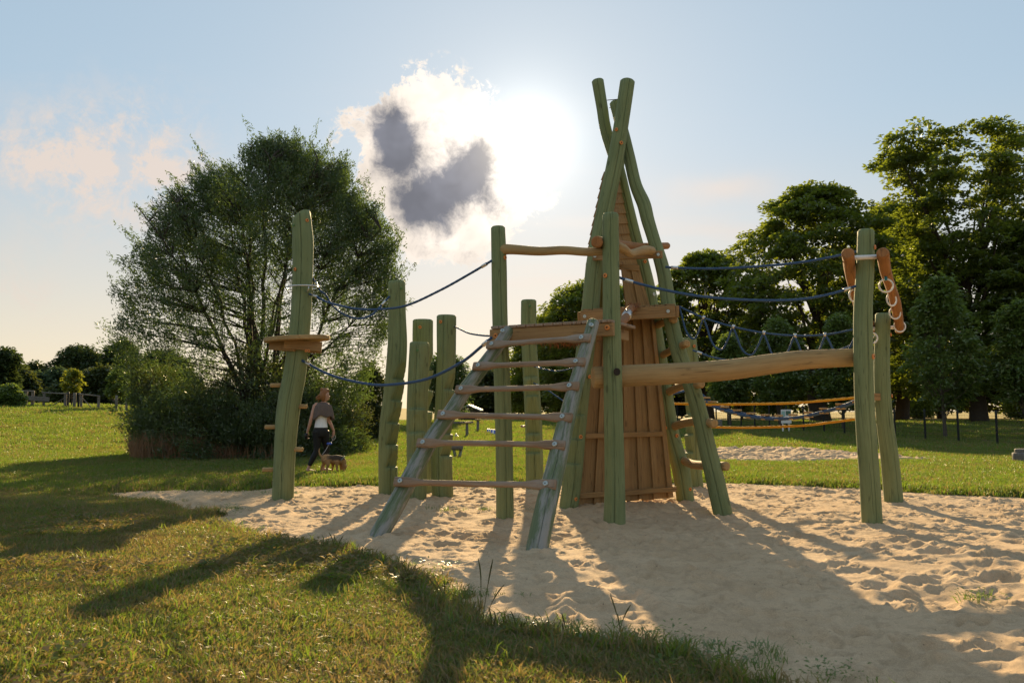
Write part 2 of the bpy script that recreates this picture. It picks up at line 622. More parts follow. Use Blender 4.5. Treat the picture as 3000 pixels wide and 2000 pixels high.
def grassmat():
    m_, g, out = material('grass_blades')
    geo = g.node('ShaderNodeNewGeometry')
    p = geo.outputs['Position']
    oi = g.node('ShaderNodeObjectInfo').outputs['Random']
    isl = geo.outputs['Random Per Island']
    big = g.noise(p, 0.45, 4.0, 0.6)
    mid = g.noise(p, 2.2, 4.0, 0.6)
    s = g.node('ShaderNodeSeparateXYZ')
    g.put(s.inputs[0], p)
    near = g.ss(s.outputs[1], 10.5, 13.5, 1.0, 0.0)       # trodden, drier turf on this side of the pit
    dry = g.m('ADD', g.m('MULTIPLY', big, 0.7), g.m('MULTIPLY', mid, 0.6))
    dry = g.m('ADD', dry, g.m('MULTIPLY', near, 0.15))
    dry = g.m('ADD', dry, g.m('MULTIPLY', g.m('SUBTRACT', isl, 0.5), 0.55))
    dry = g.m('ADD', dry, g.m('MULTIPLY', g.m('SUBTRACT', oi, 0.5), 0.25))
    k = g.ss(dry, 0.60, 1.0)
    gcol = g.mix(isl, (0.075, 0.115, 0.018), (0.150, 0.185, 0.030))
    col = g.mix(k, gcol, (0.26, 0.185, 0.075))
    tcol = g.mix(k, (0.21, 0.32, 0.026), (0.34, 0.235, 0.072))
    d = g.node('ShaderNodeBsdfDiffuse')
    g.put(d.inputs[0], col)
    t = g.node('ShaderNodeBsdfTranslucent')
    g.put(t.inputs[0], tcol)
    mx = g.node('ShaderNodeMixShader')
    mx.inputs[0].default_value = 0.5
    g.l.new(d.outputs[0], mx.inputs[1])
    g.l.new(t.outputs[0], mx.inputs[2])
    gl = g.node('ShaderNodeBsdfGlossy')
    gl.inputs['Roughness'].default_value = 0.35
    mx2 = g.node('ShaderNodeMixShader')
    mx2.inputs[0].default_value = 0.034
    g.l.new(mx.outputs[0], mx2.inputs[1])
    g.l.new(gl.outputs[0], mx2.inputs[2])
    g.l.new(mx2.outputs[0], out.inputs[0])
    return m_


GRASSM = grassmat()
WILLOWL = leafmat('willow_leaves', (0.048, 0.080, 0.030), (0.085, 0.120, 0.042), (0.15, 0.235, 0.035), 0.45)
CHESTL = leafmat('chestnut_leaves', (0.060, 0.100, 0.022), (0.110, 0.150, 0.032), (0.25, 0.31, 0.022), 0.54)
LINDENL = leafmat('linden_leaves', (0.085, 0.140, 0.034), (0.150, 0.200, 0.055), (0.22, 0.31, 0.04), 0.45)
FARL = leafmat('far_tree_leaves', (0.030, 0.058, 0.026), (0.060, 0.090, 0.036), (0.09, 0.13, 0.025), 0.35, 0.03)
SHRUBL = leafmat('shrub_leaves', (0.034, 0.056, 0.018), (0.065, 0.088, 0.026), (0.13, 0.155, 0.025), 0.4)
SILVERL = leafmat('silver_bush_leaves', (0.075, 0.120, 0.065), (0.115, 0.165, 0.085), (0.11, 0.16, 0.05), 0.35, 0.03)
LIMEL = leafmat('lime_leaves', (0.11, 0.16, 0.018), (0.18, 0.21, 0.03), (0.36, 0.38, 0.03), 0.5)
DRYW = leafmat('dry_weed_stalks', (0.22, 0.125, 0.065), (0.33, 0.20, 0.11), (0.36, 0.19, 0.08), 0.4, 0.02)


# ------------------------------------------------------------------ ground
def axis(parts):
    out = []
    for a, b, s0, s1 in parts:
        x = a
        while x < b - 1e-6:
            out.append(x)
            x += s0 + (s1 - s0) * (x - a) / (b - a)
    out.append(parts[-1][1])
    return np.array(out)


def grid_faces(nx, ny):
    i = np.arange(nx - 1)
    j = np.arange(ny - 1)
    I, J = np.meshgrid(i, j)
    a = (J * nx + I).ravel()
    return np.stack([a, a + 1, a + 1 + nx, a + nx], 1)


def build_ground():
    xp = axis([(0, 9, .07, .10), (9, 40, .12, 2.0), (40, 480, 3, 40)])
    xs = np.concatenate([-xp[:0:-1], xp])
    ys = axis([(-30, 2, 4, .3), (2, 14, .07, .08), (14, 60, .10, 2.0), (60, 600, 2, 40)])
    X, Y = np.meshgrid(xs, ys)
    sd = sand_sd(X, Y)
    Z = terrain(X, Y)
    Z = Z + 0.03 * fbm(X * 0.9, Y * 0.9, 4, 3) * (Y < 60) + 0.045 * S((-sd) / 0.5) - 0.16 * S((sd + 0.05) / 0.30)
    V = np.stack([X.ravel(), Y.ravel(), Z.ravel()], 1)
    me = mesh_from('lawn', V, grid_faces(len(xs), len(ys)))
    o = link('lawn', me, TURF)
    tag(o, 'grassy ground running from the foreground to the far fields', kind='structure')


def lawn_z(x, y):
    sd = sand_sd(x, y)
    return terrain(x, y) + 0.03 * fbm(x * 0.9, y * 0.9, 4, 3) * (y < 60) + 0.045 * S((-sd) / 0.5) - 0.16 * S((sd + 0.05) / 0.30), sd


def stamp_dimples(Z, xs, ys, n, rlo, rhi, dlo, dhi, seed, xr, yr):
    r_ = np.random.default_rng(seed)
    dx = xs[1] - xs[0]
    for _ in range(n):
        cx = r_.uniform(*xr)
        cy = r_.uniform(*yr)
        rad = r_.uniform(rlo, rhi)
        dep = r_.uniform(dlo, dhi)
        an = r_.uniform(0, PI)
        el = r_.uniform(1.0, 1.9)
        R_ = rad * 2.6 * el
        i0, i1 = np.searchsorted(xs, [cx - R_, cx + R_])
        j0, j1 = np.searchsorted(ys, [cy - R_, cy + R_])
        if i1 - i0 < 2 or j1 - j0 < 2:
            continue
        X, Y = np.meshgrid(xs[i0:i1] - cx, ys[j0:j1] - cy)
        u = (X * math.cos(an) + Y * math.sin(an)) / (rad * el)
        v = (-X * math.sin(an) + Y * math.cos(an)) / rad
        q = u * u + v * v
        sk = 0.35 * r_.uniform(-1, 1)
        h = -dep * np.exp(-(q ** 1.5) * 1.0) + dep * 0.75 * np.exp(-((np.sqrt(q) - 1.3) / 0.33) ** 2) * (1 + sk * u)
        Z[j0:j1, i0:i1] += h


def build_sand():
    xs = np.arange(-7.2, 9.4, 0.027)
    ys = axis([(2.5, 8, .020, .026), (8, 14.2, .03, .05)])
    X, Y = np.meshgrid(xs, ys)
    sd = sand_sd(X, Y)
    Z = terrain(X, Y) + 0.035 * fbm(X * 0.8, Y * 0.8, 4, 21) + 0.012 * fbm(X * 4, Y * 4, 4, 22)
    D = np.zeros_like(Z)
    stamp_dimples(D, xs, ys, 4600, .04, .082, .010, .027, 4, (xs[0], xs[-1]), (ys[0], ys[-1]))
    stamp_dimples(D, xs, ys, 9000, .018, .04, .004, .011, 5, (xs[0], xs[-1]), (ys[0], ys[-1]))
    stamp_dimples(D, xs, ys, 260, .09, .15, .015, .035, 6, (xs[0], xs[-1]), (ys[0], ys[-1]))
    D = np.clip(D, -0.075, 0.055)
    # flatter, raked by wind under the tower; heaps round the post feet
    Z = Z + D * np.clip(0.25 + S(sd / 0.5), 0, 1)
    for (px, py) in [(828, 1461), (1137, 1447), (1220, 1458), (1296, 1452), (1478, 1512), (1800, 1537), (1666, 1482), (2006, 1462), (2113, 1497),
                     (2555, 1533), (2617, 1466), (1105, 1573), (1572, 1610)]:
        cx, cy = g0(px, py)
        d2 = (X - cx) ** 2 + (Y - cy) ** 2
        Z += 0.035 * np.exp(-d2 / 0.10)
    Z = Z + 0.05 * np.exp(-((X - 1.6) ** 2 / 0.5 + (Y - 10.75) ** 2 / 0.10))
    Z = Z - 0.22 * S((-sd + 0.0) / 0.35)
    V = np.stack([X.ravel(), Y.ravel(), Z.ravel()], 1)
    Fc = grid_faces(len(xs), len(ys))
    keep = (sd.ravel()[Fc] > -0.3).any(1)
    Fc = Fc[keep]
    used = np.unique(Fc)
    mp = np.zeros(len(V), np.int64)
    mp[used] = np.arange(len(used))
    o = link('sand_pit', mesh_from('sand_pit', V[used], mp[Fc]), SANDM)
    tag(o, 'pale sand with footprints under the climbing structure', kind='structure')
    # second pit beyond the strip of lawn
    P2 = np.array(SAND2)
    xs = np.arange(P2[:, 0].min() - 0.5, P2[:, 0].max() + 0.5, 0.07)
    ys = np.arange(P2[:, 1].min() - 0.5, P2[:, 1].max() + 0.5, 0.07)
    X, Y = np.meshgrid(xs, ys)
    sd = sand_sd(X, Y)
    D = np.zeros_like(X)
    stamp_dimples(D, xs, ys, 1500, .10, .22, .02, .05, 8, (xs[0], xs[-1]), (ys[0], ys[-1]))
    Z = terrain(X, Y) + 0.03 + 0.03 * fbm(X, Y, 4, 23) + np.clip(D, -.1, .09) - 0.24 * S(-sd / 0.4)
    V = np.stack([X.ravel(), Y.ravel(), Z.ravel()], 1)
    Fc = grid_faces(len(xs), len(ys))
    keep = (sd.ravel()[Fc] > -0.3).any(1)
    Fc = Fc[keep]
    used = np.unique(Fc)
    mp = np.zeros(len(V), np.int64)
    mp[used] = np.arange(len(used))
    o = link('sand_pit', mesh_from('sand_pit', V[used], mp[Fc]), SANDM)
    tag(o, 'second sand pit across the lawn strip', kind='structure')


def build_path():
    pts = [gsolve(*p) for p in [(2180, 1231), (2300, 1233), (2440, 1236), (2600, 1239), (2760, 1241), (2900, 1244), (3100, 1250)]]
    V = []
    n = 40
    P = [Vector(p) for p in pts]
    for i in range(n + 1):
        t = i / n * (len(P) - 1)
        k = min(int(t), len(P) - 2)
        p = P[k].lerp(P[k + 1], t - k)
        for w in (-1.5, -0.5, .5, 1.5):
            x, y = p.x, p.y + w
            V.append((x, y, tz(x, y) + 0.10 - 0.03 * (abs(w) > 1)))
    o = link('path', mesh_from('path', V, grid_faces(4, n + 1)), ASPH)
    tag(o, 'grey asphalt path running behind the wire fence', kind='structure')


build_ground()
build_sand()
build_path()


# ------------------------------------------------------------------ timber builders
def catmull(P, n):
    """resample a list of points (any dimension) to n+1 samples"""
    P = np.asarray(P, float)
    if len(P) == 2:
        t = np.linspace(0, 1, n + 1)[:, None]
        return P[0] * (1 - t) + P[1] * t
    Q = np.vstack([2 * P[0] - P[1], P, 2 * P[-1] - P[-2]])
    seg = np.linalg.norm(np.diff(P[:, :3], axis=0), axis=1)
    cum = np.concatenate([[0], np.cumsum(seg)])
    out = []
    for s in np.linspace(0, cum[-1], n + 1):
        k = min(np.searchsorted(cum, s, 'right') - 1, len(P) - 2)
        t = (s - cum[k]) / max(seg[k], 1e-9)
        p0, p1, p2, p3 = Q[k], Q[k + 1], Q[k + 2], Q[k + 3]
        out.append(0.5 * ((2 * p1) + (-p0 + p2) * t + (2 * p0 - 5 * p1 + 4 * p2 - p3) * t * t + (-p0 + 3 * p1 - 3 * p2 + p3) * t ** 3))
    return np.array(out)


def frames(C):
    T = np.gradient(C, axis=0)
    T /= np.linalg.norm(T, axis=1)[:, None] + 1e-12
    ref = np.array([0.0, 1.0, 0.0]) if abs(T[0][1]) < 0.9 else np.array([1.0, 0, 0])
    n = ref - T[0] * ref.dot(T[0])
    n /= np.linalg.norm(n)
    N = [n]
    for i in range(1, len(C)):
        n = N[-1] - T[i] * N[-1].dot(T[i])
        n /= np.linalg.norm(n)
        N.append(n)
    N = np.array(N)
    return T, N, np.cross(T, N)


def log_geo(P, rad, seg=30, step=0.07, wob=0.035, crack=None, notches=(), ndir=(0, -1, 0), nH=0.26, ndep=0.62, bevel=0.018, slant=None, seed=0):
    """a debarked log along points P with radii rad.  crack = angle of a drying check;
    notches = world heights of the ledges of carved grips on side ndir"""
    P = np.asarray([tuple(p) for p in P], float)
    rad = np.full(len(P), rad) if np.isscalar(rad) else np.asarray(rad, float)
    L = np.linalg.norm(np.diff(P, axis=0), axis=1).sum()
    n = max(6, int(L / step))
    A = catmull(np.hstack([P, rad[:, None]]), n)
    if len(notches):
        z = A[:, 2]
        add = []
        for zl in notches:
            for e in (-0.004, 0.004, nH * 0.25, nH * 0.5, nH * .75, nH):
                add.append(zl + e)
        add = [a for a in add if z.min() < a < z.max()]
        allz = np.sort(np.concatenate([z, add]))
        A = np.stack([np.interp(allz, z, A[:, k]) for k in range(4)], 1)
        A[:, 2] = allz
    C, r = A[:, :3], A[:, 3]
    m = len(C)
    s = np.concatenate([[0], np.cumsum(np.linalg.norm(np.diff(C, axis=0), axis=1))])
    T, N, B = frames(C)
    th = np.linspace(0, 2 * PI, seg, endpoint=False)
    dep = np.zeros(seg)
    if crack is not None:
        w = 0.036
        th = np.sort(np.concatenate([th[np.abs((th - crack + PI) % (2 * PI) - PI) > 0.09], [crack - w, crack, crack + w]]))
        dep = np.where(np.abs(th - crack) < 1e-6, 1.0, 0.0)
    k = len(th)
    V = np.zeros((m, k, 3))
    UV = np.zeros((m, k, 2))
    nd = np.asarray(ndir, float)
    nd /= np.linalg.norm(nd)
    for i in range(m):
        nz = 1 + wob * (vnoise(np.cos(th) * 1.2 + seed * 3.1, s[i] * 1.3 + np.sin(th) * 1.2, seed) + 0.35 * vnoise(np.cos(th) * 3 + seed, s[i] * 3 + np.sin(th) * 3, seed + 3))
        wander = 0.5 + 0.5 * float(vnoise(s[i] * 0.9 + seed, 0.5, seed + 9))
        rr = r[i] * nz - dep * min(0.034, r[i] * 0.3) * (0.25 + 0.75 * wander)
        p = C[i] + rr[:, None] * (np.cos(th)[:, None] * N[i] + np.sin(th)[:, None] * B[i])
        zc = C[i][2]
        for zl in notches:
            if zl < zc < zl + nH:
                f = (1 - (zc - zl) / nH)
                dl = r[i] * (1 - ndep * f ** 0.8)
                pr = (p - C[i]) @ nd
                ex = np.maximum(pr - dl, 0)
                p = p - ex[:, None] * nd
        V[i] = p
        UV[i, :, 0] = th * r.mean()
        UV[i, :, 1] = s[i]
    rings = [V[i] for i in range(m)]
    uvr = [UV[i] for i in range(m)]

    def endring(i, sgn):
        return C[i] + sgn * T[i] * bevel + (V[i] - C[i]) * (1 - bevel * 0.9 / r[i])
    if slant is not None:
        # saw cut: shear the last rings
        sd_, am = slant
        sd_ = np.asarray(sd_, float)
        for i in range(m - 4, m):
            f = (i - (m - 5)) / 4
            off = ((rings[i] - C[i]) @ sd_) * am * f
            rings[i] = rings[i] + off[:, None] * T[i]
        V[m - 1] = rings[-1]
    rings = [endring(0, -1)] + rings + [endring(m - 1, 1)]
    uvr = [uvr[0]] + uvr + [uvr[-1]]
    verts = [v for ring in rings for v in ring]
    uvs = [u for ring in uvr for u in ring]
    mm = len(rings)
    faces = []
    mi = []
    for i in range(mm - 1):
        for j in range(k):
            a = i * k + j
            b = i * k + (j + 1) % k
            faces.append((a, b, b + k, a + k))
            mi.append(0)
    verts.append(np.mean(rings[0], 0))
    uvs.append((0, 0))
    c0 = len(verts) - 1
    verts.append(np.mean(rings[-1], 0))
    uvs.append((0, 0))
    c1 = len(verts) - 1
    for j in range(k):
        faces.append((c0, (j + 1) % k, j))
        faces.append((c1, (mm - 1) * k + j, (mm - 1) * k + (j + 1) % k))
    # cap uv: use flat coordinates
    uvs = np.array(uvs)
    lo = []
    for f in faces:
        us = uvs[list(f)].copy()
        if len(f) == 4 and us[:, 0].max() - us[:, 0].min() > r.mean() * 3:
            us[us[:, 0] < r.mean() * 3, 0] += 2 * PI * r.mean()
        if len(f) == 3:
            us = np.array([[verts[q][0] * 1.7 + verts[q][1] * .3, verts[q][1] * 1.7 + verts[q][2]] for q in f])
        lo.append(us)
    return np.array(verts), faces, np.vstack(lo)


def log(name, P, rad, mat, parent=None, **kw):
    V, Fc, uv = log_geo(P, rad, **kw)
    # loops follow face order, so the uv list is already per loop
    o = obj(name, V, Fc, mat, parent, uv=uv)
    nz = kw.get('notches') or ()
    o.data.polygons.foreach_set('use_smooth', [len(f) == 4 and not (len(nz) and abs(p.normal.z) > 0.45) for f, p in zip(Fc, o.data.polygons)])
    return o


def box_geo(A, B, up, h, t, bev=0.006, ends=None):
    """plank from A to B: height h along up, thickness t; chamfered edges"""
    A = Vector(A)
    B = Vector(B)
    x = (B - A)
    L = x.length
    x.normalize()
    up = Vector(up)
    z = (up - x * up.dot(x)).normalized()
    y = z.cross(x)
    bm = bmesh.new()
    bmesh.ops.create_cube(bm, size=1.0)
    for v in bm.verts:
        v.co = Vector((v.co.x * L, v.co.y * t, v.co.z * h))
    if bev:
        bmesh.ops.bevel(bm, geom=bm.edges[:], offset=min(bev, t * 0.3, h * 0.3), segments=1, affect='EDGES')
    mid = (A + B) / 2
    bm.verts.ensure_lookup_table()
    loc = [v.co.copy() for v in bm.verts]
    V = [tuple(mid + x * c.x + y * c.y + z * c.z) for c in loc]
    Fc = [[v.index for v in f.verts] for f in bm.faces]
    uv = []
    o_ = (random.uniform(0, 9), random.uniform(0, 9))
    for f in bm.faces:
        nn = f.normal
        for v in f.verts:
            if abs(nn.x) > 0.8:
                uv.append((v.co.y + o_[0], v.co.z * .3 + o_[1]))
            else:
                uv.append(((v.co.z if abs(nn.y) > abs(nn.z) else v.co.y) + o_[0], v.co.x + o_[1]))
    bm.free()
    return np.array(V), Fc, uv


def plank(name, A, B, up, h, t, mat, parent=None, bev=0.006):
    V, Fc, uv = box_geo(A, B, up, h, t, bev)
    return obj(name, V, Fc, mat, parent, uv=uv, smooth=False)


def quad_board(name, a, b, c, d, t, mat, parent):
    """board with four corner points a,b (bottom) c,d (top: c above b, d above a), thickness t away from viewer"""
    a, b, c, d = (Vector(q) for q in (a, b, c, d))
    n = (b - a).cross(d - a).normalized()
    V = [a, b, c, d, a - n * t, b - n * t, c - n * t, d - n * t]
    Fc = [(0, 1, 2, 3), (5, 4, 7, 6), (4, 0, 3, 7), (1, 5, 6, 2), (3, 2, 6, 7), (4, 5, 1, 0)]
    w = (b - a).length
    h = (d - a).length
    o_ = (random.uniform(0, 9), random.uniform(0, 9))
    vu = [(0, 0), (w, 0), (w, h), (0, h), (t, 0), (w + t, 0), (w + t, h), (t, h)]
    uv = [(vu[i][0] + o_[0], vu[i][1] + o_[1]) for f in Fc for i in f]
    return obj(name, [tuple(v) for v in V], Fc, mat, parent, uv=uv, smooth=False)


def tube_geo(C, r, seg=8, lobes=0, pitch=0.1, cap=True):
    C = np.asarray([tuple(c) for c in C], float)
    m = len(C)
    T, N, B = frames(C)
    s = np.concatenate([[0], np.cumsum(np.linalg.norm(np.diff(C, axis=0), axis=1))])
    th = np.linspace(0, 2 * PI, seg, endpoint=False)
    r = np.full(m, r) if np.isscalar(r) else np.asarray(r)
    V = np.zeros((m, seg, 3))
    for i in range(m):
        rr = r[i] * np.ones(seg)
        if lobes:
            rr = r[i] * (0.88 + 0.14 * np.abs(np.cos(lobes * 0.5 * (th - 2 * PI * s[i] / pitch))))
        V[i] = C[i] + rr[:, None] * (np.cos(th)[:, None] * N[i] + np.sin(th)[:, None] * B[i])
    Fc = []
    for i in range(m - 1):
        for j in range(seg):
            a = i * seg + j
            b = i * seg + (j + 1) % seg
            Fc.append((a, b, b + seg, a + seg))
    if cap:
        Fc.append(tuple(range(seg - 1, -1, -1)))
        Fc.append(tuple(range((m - 1) * seg, m * seg)))
    uv = np.zeros((m, seg, 2))
    uv[:, :, 0] = th / (2 * PI)
    uv[:, :, 1] = s[:, None]
    uvv = uv.reshape(-1, 2)
    lo = []
    for f in Fc:
        u = uvv[list(f)].copy()
        if len(f) == 4 and u[:, 0].max() - u[:, 0].min() > .5:
            u[u[:, 0] < .5, 0] += 1
        lo.append(u)
    return V.reshape(-1, 3), Fc, np.vstack(lo)


def rope(name, pix, Y0, Y1, label, mat=BLUE, r=0.0155, cat='rope', group=None, clamps=True, seg=12, parent=None, ends=None):
    """rope through pixels, going from depth Y0 to Y1"""
    px = np.array([p[0] for p in pix], float)
    t = (px - px[0]) / (px[-1] - px[0]) if abs(px[-1] - px[0]) > 30 else np.linspace(0, 1, len(px))
    pts = [tuple(at(p[0], p[1], Y0 + (Y1 - Y0) * tt)) for p, tt in zip(pix, t)]
    if ends:
        if ends[0] is not None:
            pts[0] = tuple(ends[0])
        if ends[1] is not None:
            pts[-1] = tuple(ends[1])
    L = sum((Vector(a) - Vector(b)).length for a, b in zip(pts, pts[1:]))
    C = catmull(pts, int(L / 0.022))
    V, Fc, uv = tube_geo(C, r, seg, lobes=6, pitch=0.11)
    o = obj(name, V, Fc, mat, parent, uv=uv, base=False)
    if label:
        tag(o, label, cat, group)
    if clamps:
        for i0 in ((4, 8), (len(C) - 9, len(C) - 5)):
            V, Fc, uv = tube_geo(C[i0[0]:i0[1] + 1], r * 1.38, 12)
            obj('clamp', V, Fc, STEEL, o, base=False)
    return o


# bolt heads and caps share their meshes
def disc_mesh(name, r, h, hole, mats, seg=16):
    V = []
    prof = [(r, 0), (r, h * 0.6), (r * 0.8, h), (hole, h), (hole * 0.9, h * 0.45)]
    for (q, z) in prof:
        for k in range(seg):
            a = 2 * PI * k / seg
            V.append((q * math.cos(a), q * math.sin(a), z))
    Fc = []
    mi = []
    for i in range(len(prof) - 1):
        for k in range(seg):
            a = i * seg + k
            b = i * seg + (k + 1) % seg
            Fc.append((a, b, b + seg, a + seg))
            mi.append(1 if i == 3 else 0)
    Fc.append(tuple(range(4 * seg, 5 * seg)))
    mi.append(1)
    me = mesh_from(name, V, Fc, smooth=False, mat_idx=mi)
    for m_ in mats:
        me.materials.append(m_)
    return me


CAP_ME = disc_mesh('bolt_cap', 0.026, 0.013, 0.009, [CAPM, HOLE])
BOLT_ME = disc_mesh('bolt_head', 0.026, 0.014, 0.006, [BOLTM, HOLE])
GBOLT_ME = disc_mesh('bolt_head', 0.020, 0.012, 0.005, [GBOLT, HOLE])
HOLE_ME = disc_mesh('bolt_recess', 0.046, 0.004, 0.035, [HOLE, HOLE])


def stud(me, pos, n, parent, scale=1.0, name=None):
    o = link(name or me.name.split('.')[0], me, None, parent, pos)
    o.rotation_euler = Vector(n).to_track_quat('Z', 'Y').to_euler()
    o.scale = (scale,) * 3
    return o


def cap_on(parent, px, py, apx, Y, rad, me=None, scale=1.0):
    """cap on a round post whose axis is at pixel column apx and depth Y"""
    dx = (px - apx) / F * Y
    s = max(-0.93, min(0.93, dx / rad))
    n = Vector((s, -math.sqrt(1 - s * s), 0))
    p = at(apx, py, Y) + n * rad * 0.985
    return stud(me or CAP_ME, p, n, parent, scale)


def post_pts(pix, Y0, Y1=None, sink=0.25):
    """centre line of a post from base pixel to top pixel; Y0 depth at the base, Y1 at the top"""
    Y1 = Y0 if Y1 is None else Y1
    ys = [p[1] for p in pix]
    P = [at(p[0], p[1], Y0 + (Y1 - Y0) * (ys[0] - p[1]) / (ys[0] - ys[-1])) for p in pix]
    d = (P[1] - P[0]).normalized()
    P = [P[0] - d * (sink / max(d.z, .3))] + P
    return P


def pxr(w, Y):
    return w / 2 / F * Y


def zpx(py, Y):
    return at(1500, py, Y).z


# ------------------------------------------------------------------ climbing post with the round seat
def climbing_post():
    Y = 11.4
    pix = [(828, 1462), (835, 1314), (847, 1186), (865, 1084), (880, 944), (886, 816), (887, 714), (883, 640)]
    t = empty('climbing_post', (*at(828, 1462, Y)[:2], 0), 'crooked green climbing post with pegs, steel ring and round wooden seat', 'climbing post')
    log('pole', post_pts(pix, Y), [pxr(62, Y)] * 3 + [pxr(66, Y), pxr(64, Y), pxr(60, Y), pxr(58, Y), pxr(62, Y), pxr(56, Y)], GREEN, t,
        crack=PI * 1.03, slant=((0.8, -0.6, 0), 0.75), seed=2, bevel=0.006)
    # pegs
    for x0, x1, y in [(793, 835, 1128), (850, 898, 1190), (777, 820, 1250), (836, 886, 1316), (770, 812, 1375)]:
        sg = 1 if x1 > 845 else -1
        a = at(x0 if sg < 0 else x1, y, Y - 0.06)
        b = at((x0 + x1) / 2 + (20 if sg < 0 else -20), y, Y + 0.02)
        log('peg', [b, a], 0.031, LOGW, t, seg=14, wob=0.01, step=0.05, bevel=0.008)
    # steel ring with its brackets
    c = at(885, 843, Y)
    C = [c + Vector((0.225 * math.cos(a), 0.225 * math.sin(a), 0.012 * math.cos(a))) for a in np.linspace(0, 2 * PI, 49)]
    V, Fc, uv = tube_geo(C, 0.0115, 10, cap=False)
    ring = obj('steel_ring', V, Fc, STEEL, t, base=False)
    for a in (-0.9, -2.6, 1.6):
        p = c + Vector((0.225 * math.cos(a), 0.225 * math.sin(a), 0))
        q = c + Vector((0.145 * math.cos(a), 0.145 * math.sin(a), -0.07))
        V, Fc, uv = tube_geo([p, p + Vector((0, 0, -.05)), q.lerp(p, .5) + Vector((0, 0, -.045)), q], 0.008, 8)
        obj('bracket', V, Fc, STEEL, ring, base=False)
    # round seat: three boards of a disc, tilted a little, on two bearers
    c = at(871, 999, Y)
    seat = empty('seat', c)
    seat.parent = t
    seat.location = c - WLOC[t]
    rx = pxr(190, Y)
    tilt = Matrix.Rotation(R(-3.0), 3, 'Y') @ Matrix.Rotation(R(2), 3, 'X')
    for (u0, u1) in ((-1, -0.36), (-0.352, 0.30), (0.308, 1)):
        prof = []
        for k in range(19):
            u = u0 + (u1 - u0) * k / 18
            prof.append((u * rx, -rx * math.sqrt(max(0, 1 - u * u))))
        for k in range(18, -1, -1):
            u = u0 + (u1 - u0) * k / 18
            prof.append((u * rx, rx * math.sqrt(max(0, 1 - u * u))))
        V = []
        for z, sc in ((0.0, 0.985), (0.008, 1.0), (0.052, 1.0), (0.06, 0.985)):
            for (x, y) in prof:
                V.append(tuple(c + tilt @ Vector((x * sc, y * sc, z))))
        n = len(prof)
        Fc = [tuple(range(n - 1, -1, -1)), tuple(range(3 * n, 4 * n))]
        for i in range(3):
            for k in range(n):
                a, b = i * n + k, i * n + (k + 1) % n
                Fc.append((a, b, b + n, a + n))
        uv = [((V[i][1] * .9 + V[i][2] * 1.0), V[i][0]) for f in Fc for i in f]
        obj('seat_board', V, Fc, LOGW, seat, uv=uv, smooth=False)
    zc = c.z - 0.078
    for (x0, y0, x1, y1) in ((-0.38, -0.02, 0.02, -0.19), (-0.13, -0.215, 0.385, -0.13), (-0.3, 0.2, 0.3, 0.2)):
        plank('bearer', (c.x + x0, c.y + y0, zc + 0.02), (c.x + x1, c.y + y1, zc - 0.015), (0, 0, 1), 0.135, 0.065, BROWN, seat)
    for px in (897, 904):
        stud(CAP_ME, (at(px, 1027, Y - 0.26)), (0.15, -1, 0), t, 0.8)
    cap_on(t, 871, 793, 886, Y, pxr(60, Y))
    cap_on(t, 905, 650, 884, Y, pxr(58, Y))
    cap_on(t, 866, 665, 884, Y, pxr(58, Y), GBOLT_ME)
    cap_on(t, 868, 1150, 851, Y, pxr(64, Y), GBOLT_ME, .6)


climbing_post()


# ------------------------------------------------------------------ notched posts
def notched(name, pix, Y, w, notch_px, ndir, label, caps=(), seed=0, crack=PI, ndep=0.62, nH=0.25):
    t = empty(name, (*at(pix[0][0], pix[0][1], Y)[:2], 0), label, 'climbing post', 'notched green posts behind the tower')
    ww = w if hasattr(w, '__len__') else [w] * (len(pix) + 1)
    log('post', post_pts(pix, Y), [pxr(q, Y) for q in ww], GREEN, t, crack=crack, notches=[zpx(q, Y) for q in notch_px], ndir=ndir, seed=seed, ndep=ndep, nH=nH)
    for (px, py, kind) in caps:
        ax = np.interp(py, [p[1] for p in pix][::-1], [p[0] for p in pix][::-1])
        cap_on(t, px, py, ax, Y, pxr(ww[0], Y), CAP_ME if kind else GBOLT_ME)


notched('notched_post', [(1137, 1447), (1139, 1275), (1154, 1148), (1164, 1020), (1163, 918), (1162, 827)], 12.05, [55, 55, 57, 58, 57, 52, 50],
        [1110, 1172, 1237, 1302, 1367], (0.85, -0.5, 0), 'tall notched green post with blue rope tied near its top', [(1179, 848, 0)], 3, 3.6)
notched('notched_post', [(1221, 1458), (1222, 1330), (1222, 1200), (1226, 1100), (1229, 1006)], 11.5, [56, 56, 60, 60, 60, 57], [1198, 1266, 1334], (0.1, -1, 0),
        'shortest notched green post, cracked, in front of the one with orange cap', [(1226, 1028, 0)], 4, 3.0, ndep=0.45)
notched('notched_post', [(1236, 1440), (1236, 1250), (1238, 1100), (1239, 940)], 12.5, 60, [1085, 1143, 1205, 1270], (1, -0.15, 0),
        'notched green post half hidden behind the shortest one', [(1234, 961, 1)], 5, 2.6)
notched('notched_post', [(1297, 1452), (1294, 1339), (1301, 1212), (1306, 1084), (1308, 927)], 11.8, [62, 62, 62, 56, 56, 57], [1141, 1204, 1270, 1334], (0.9, -0.45, 0),
        'notched green post with orange cap beside the ladder foot', [(1293, 945, 1)], 6, 2.9)
notched('notched_post', [(1567, 1425), (1563, 1250), (1556, 1120), (1550, 1000), (1549, 882)], 13.2, [52, 52, 50, 48, 46, 46], [1104, 1160, 1215, 1269, 1325], (-0.1, -1, 0),
        'slim notched green post standing alone seen between the ladder rungs', [(1552, 900, 0)], 7, 3.15, ndep=0.42)
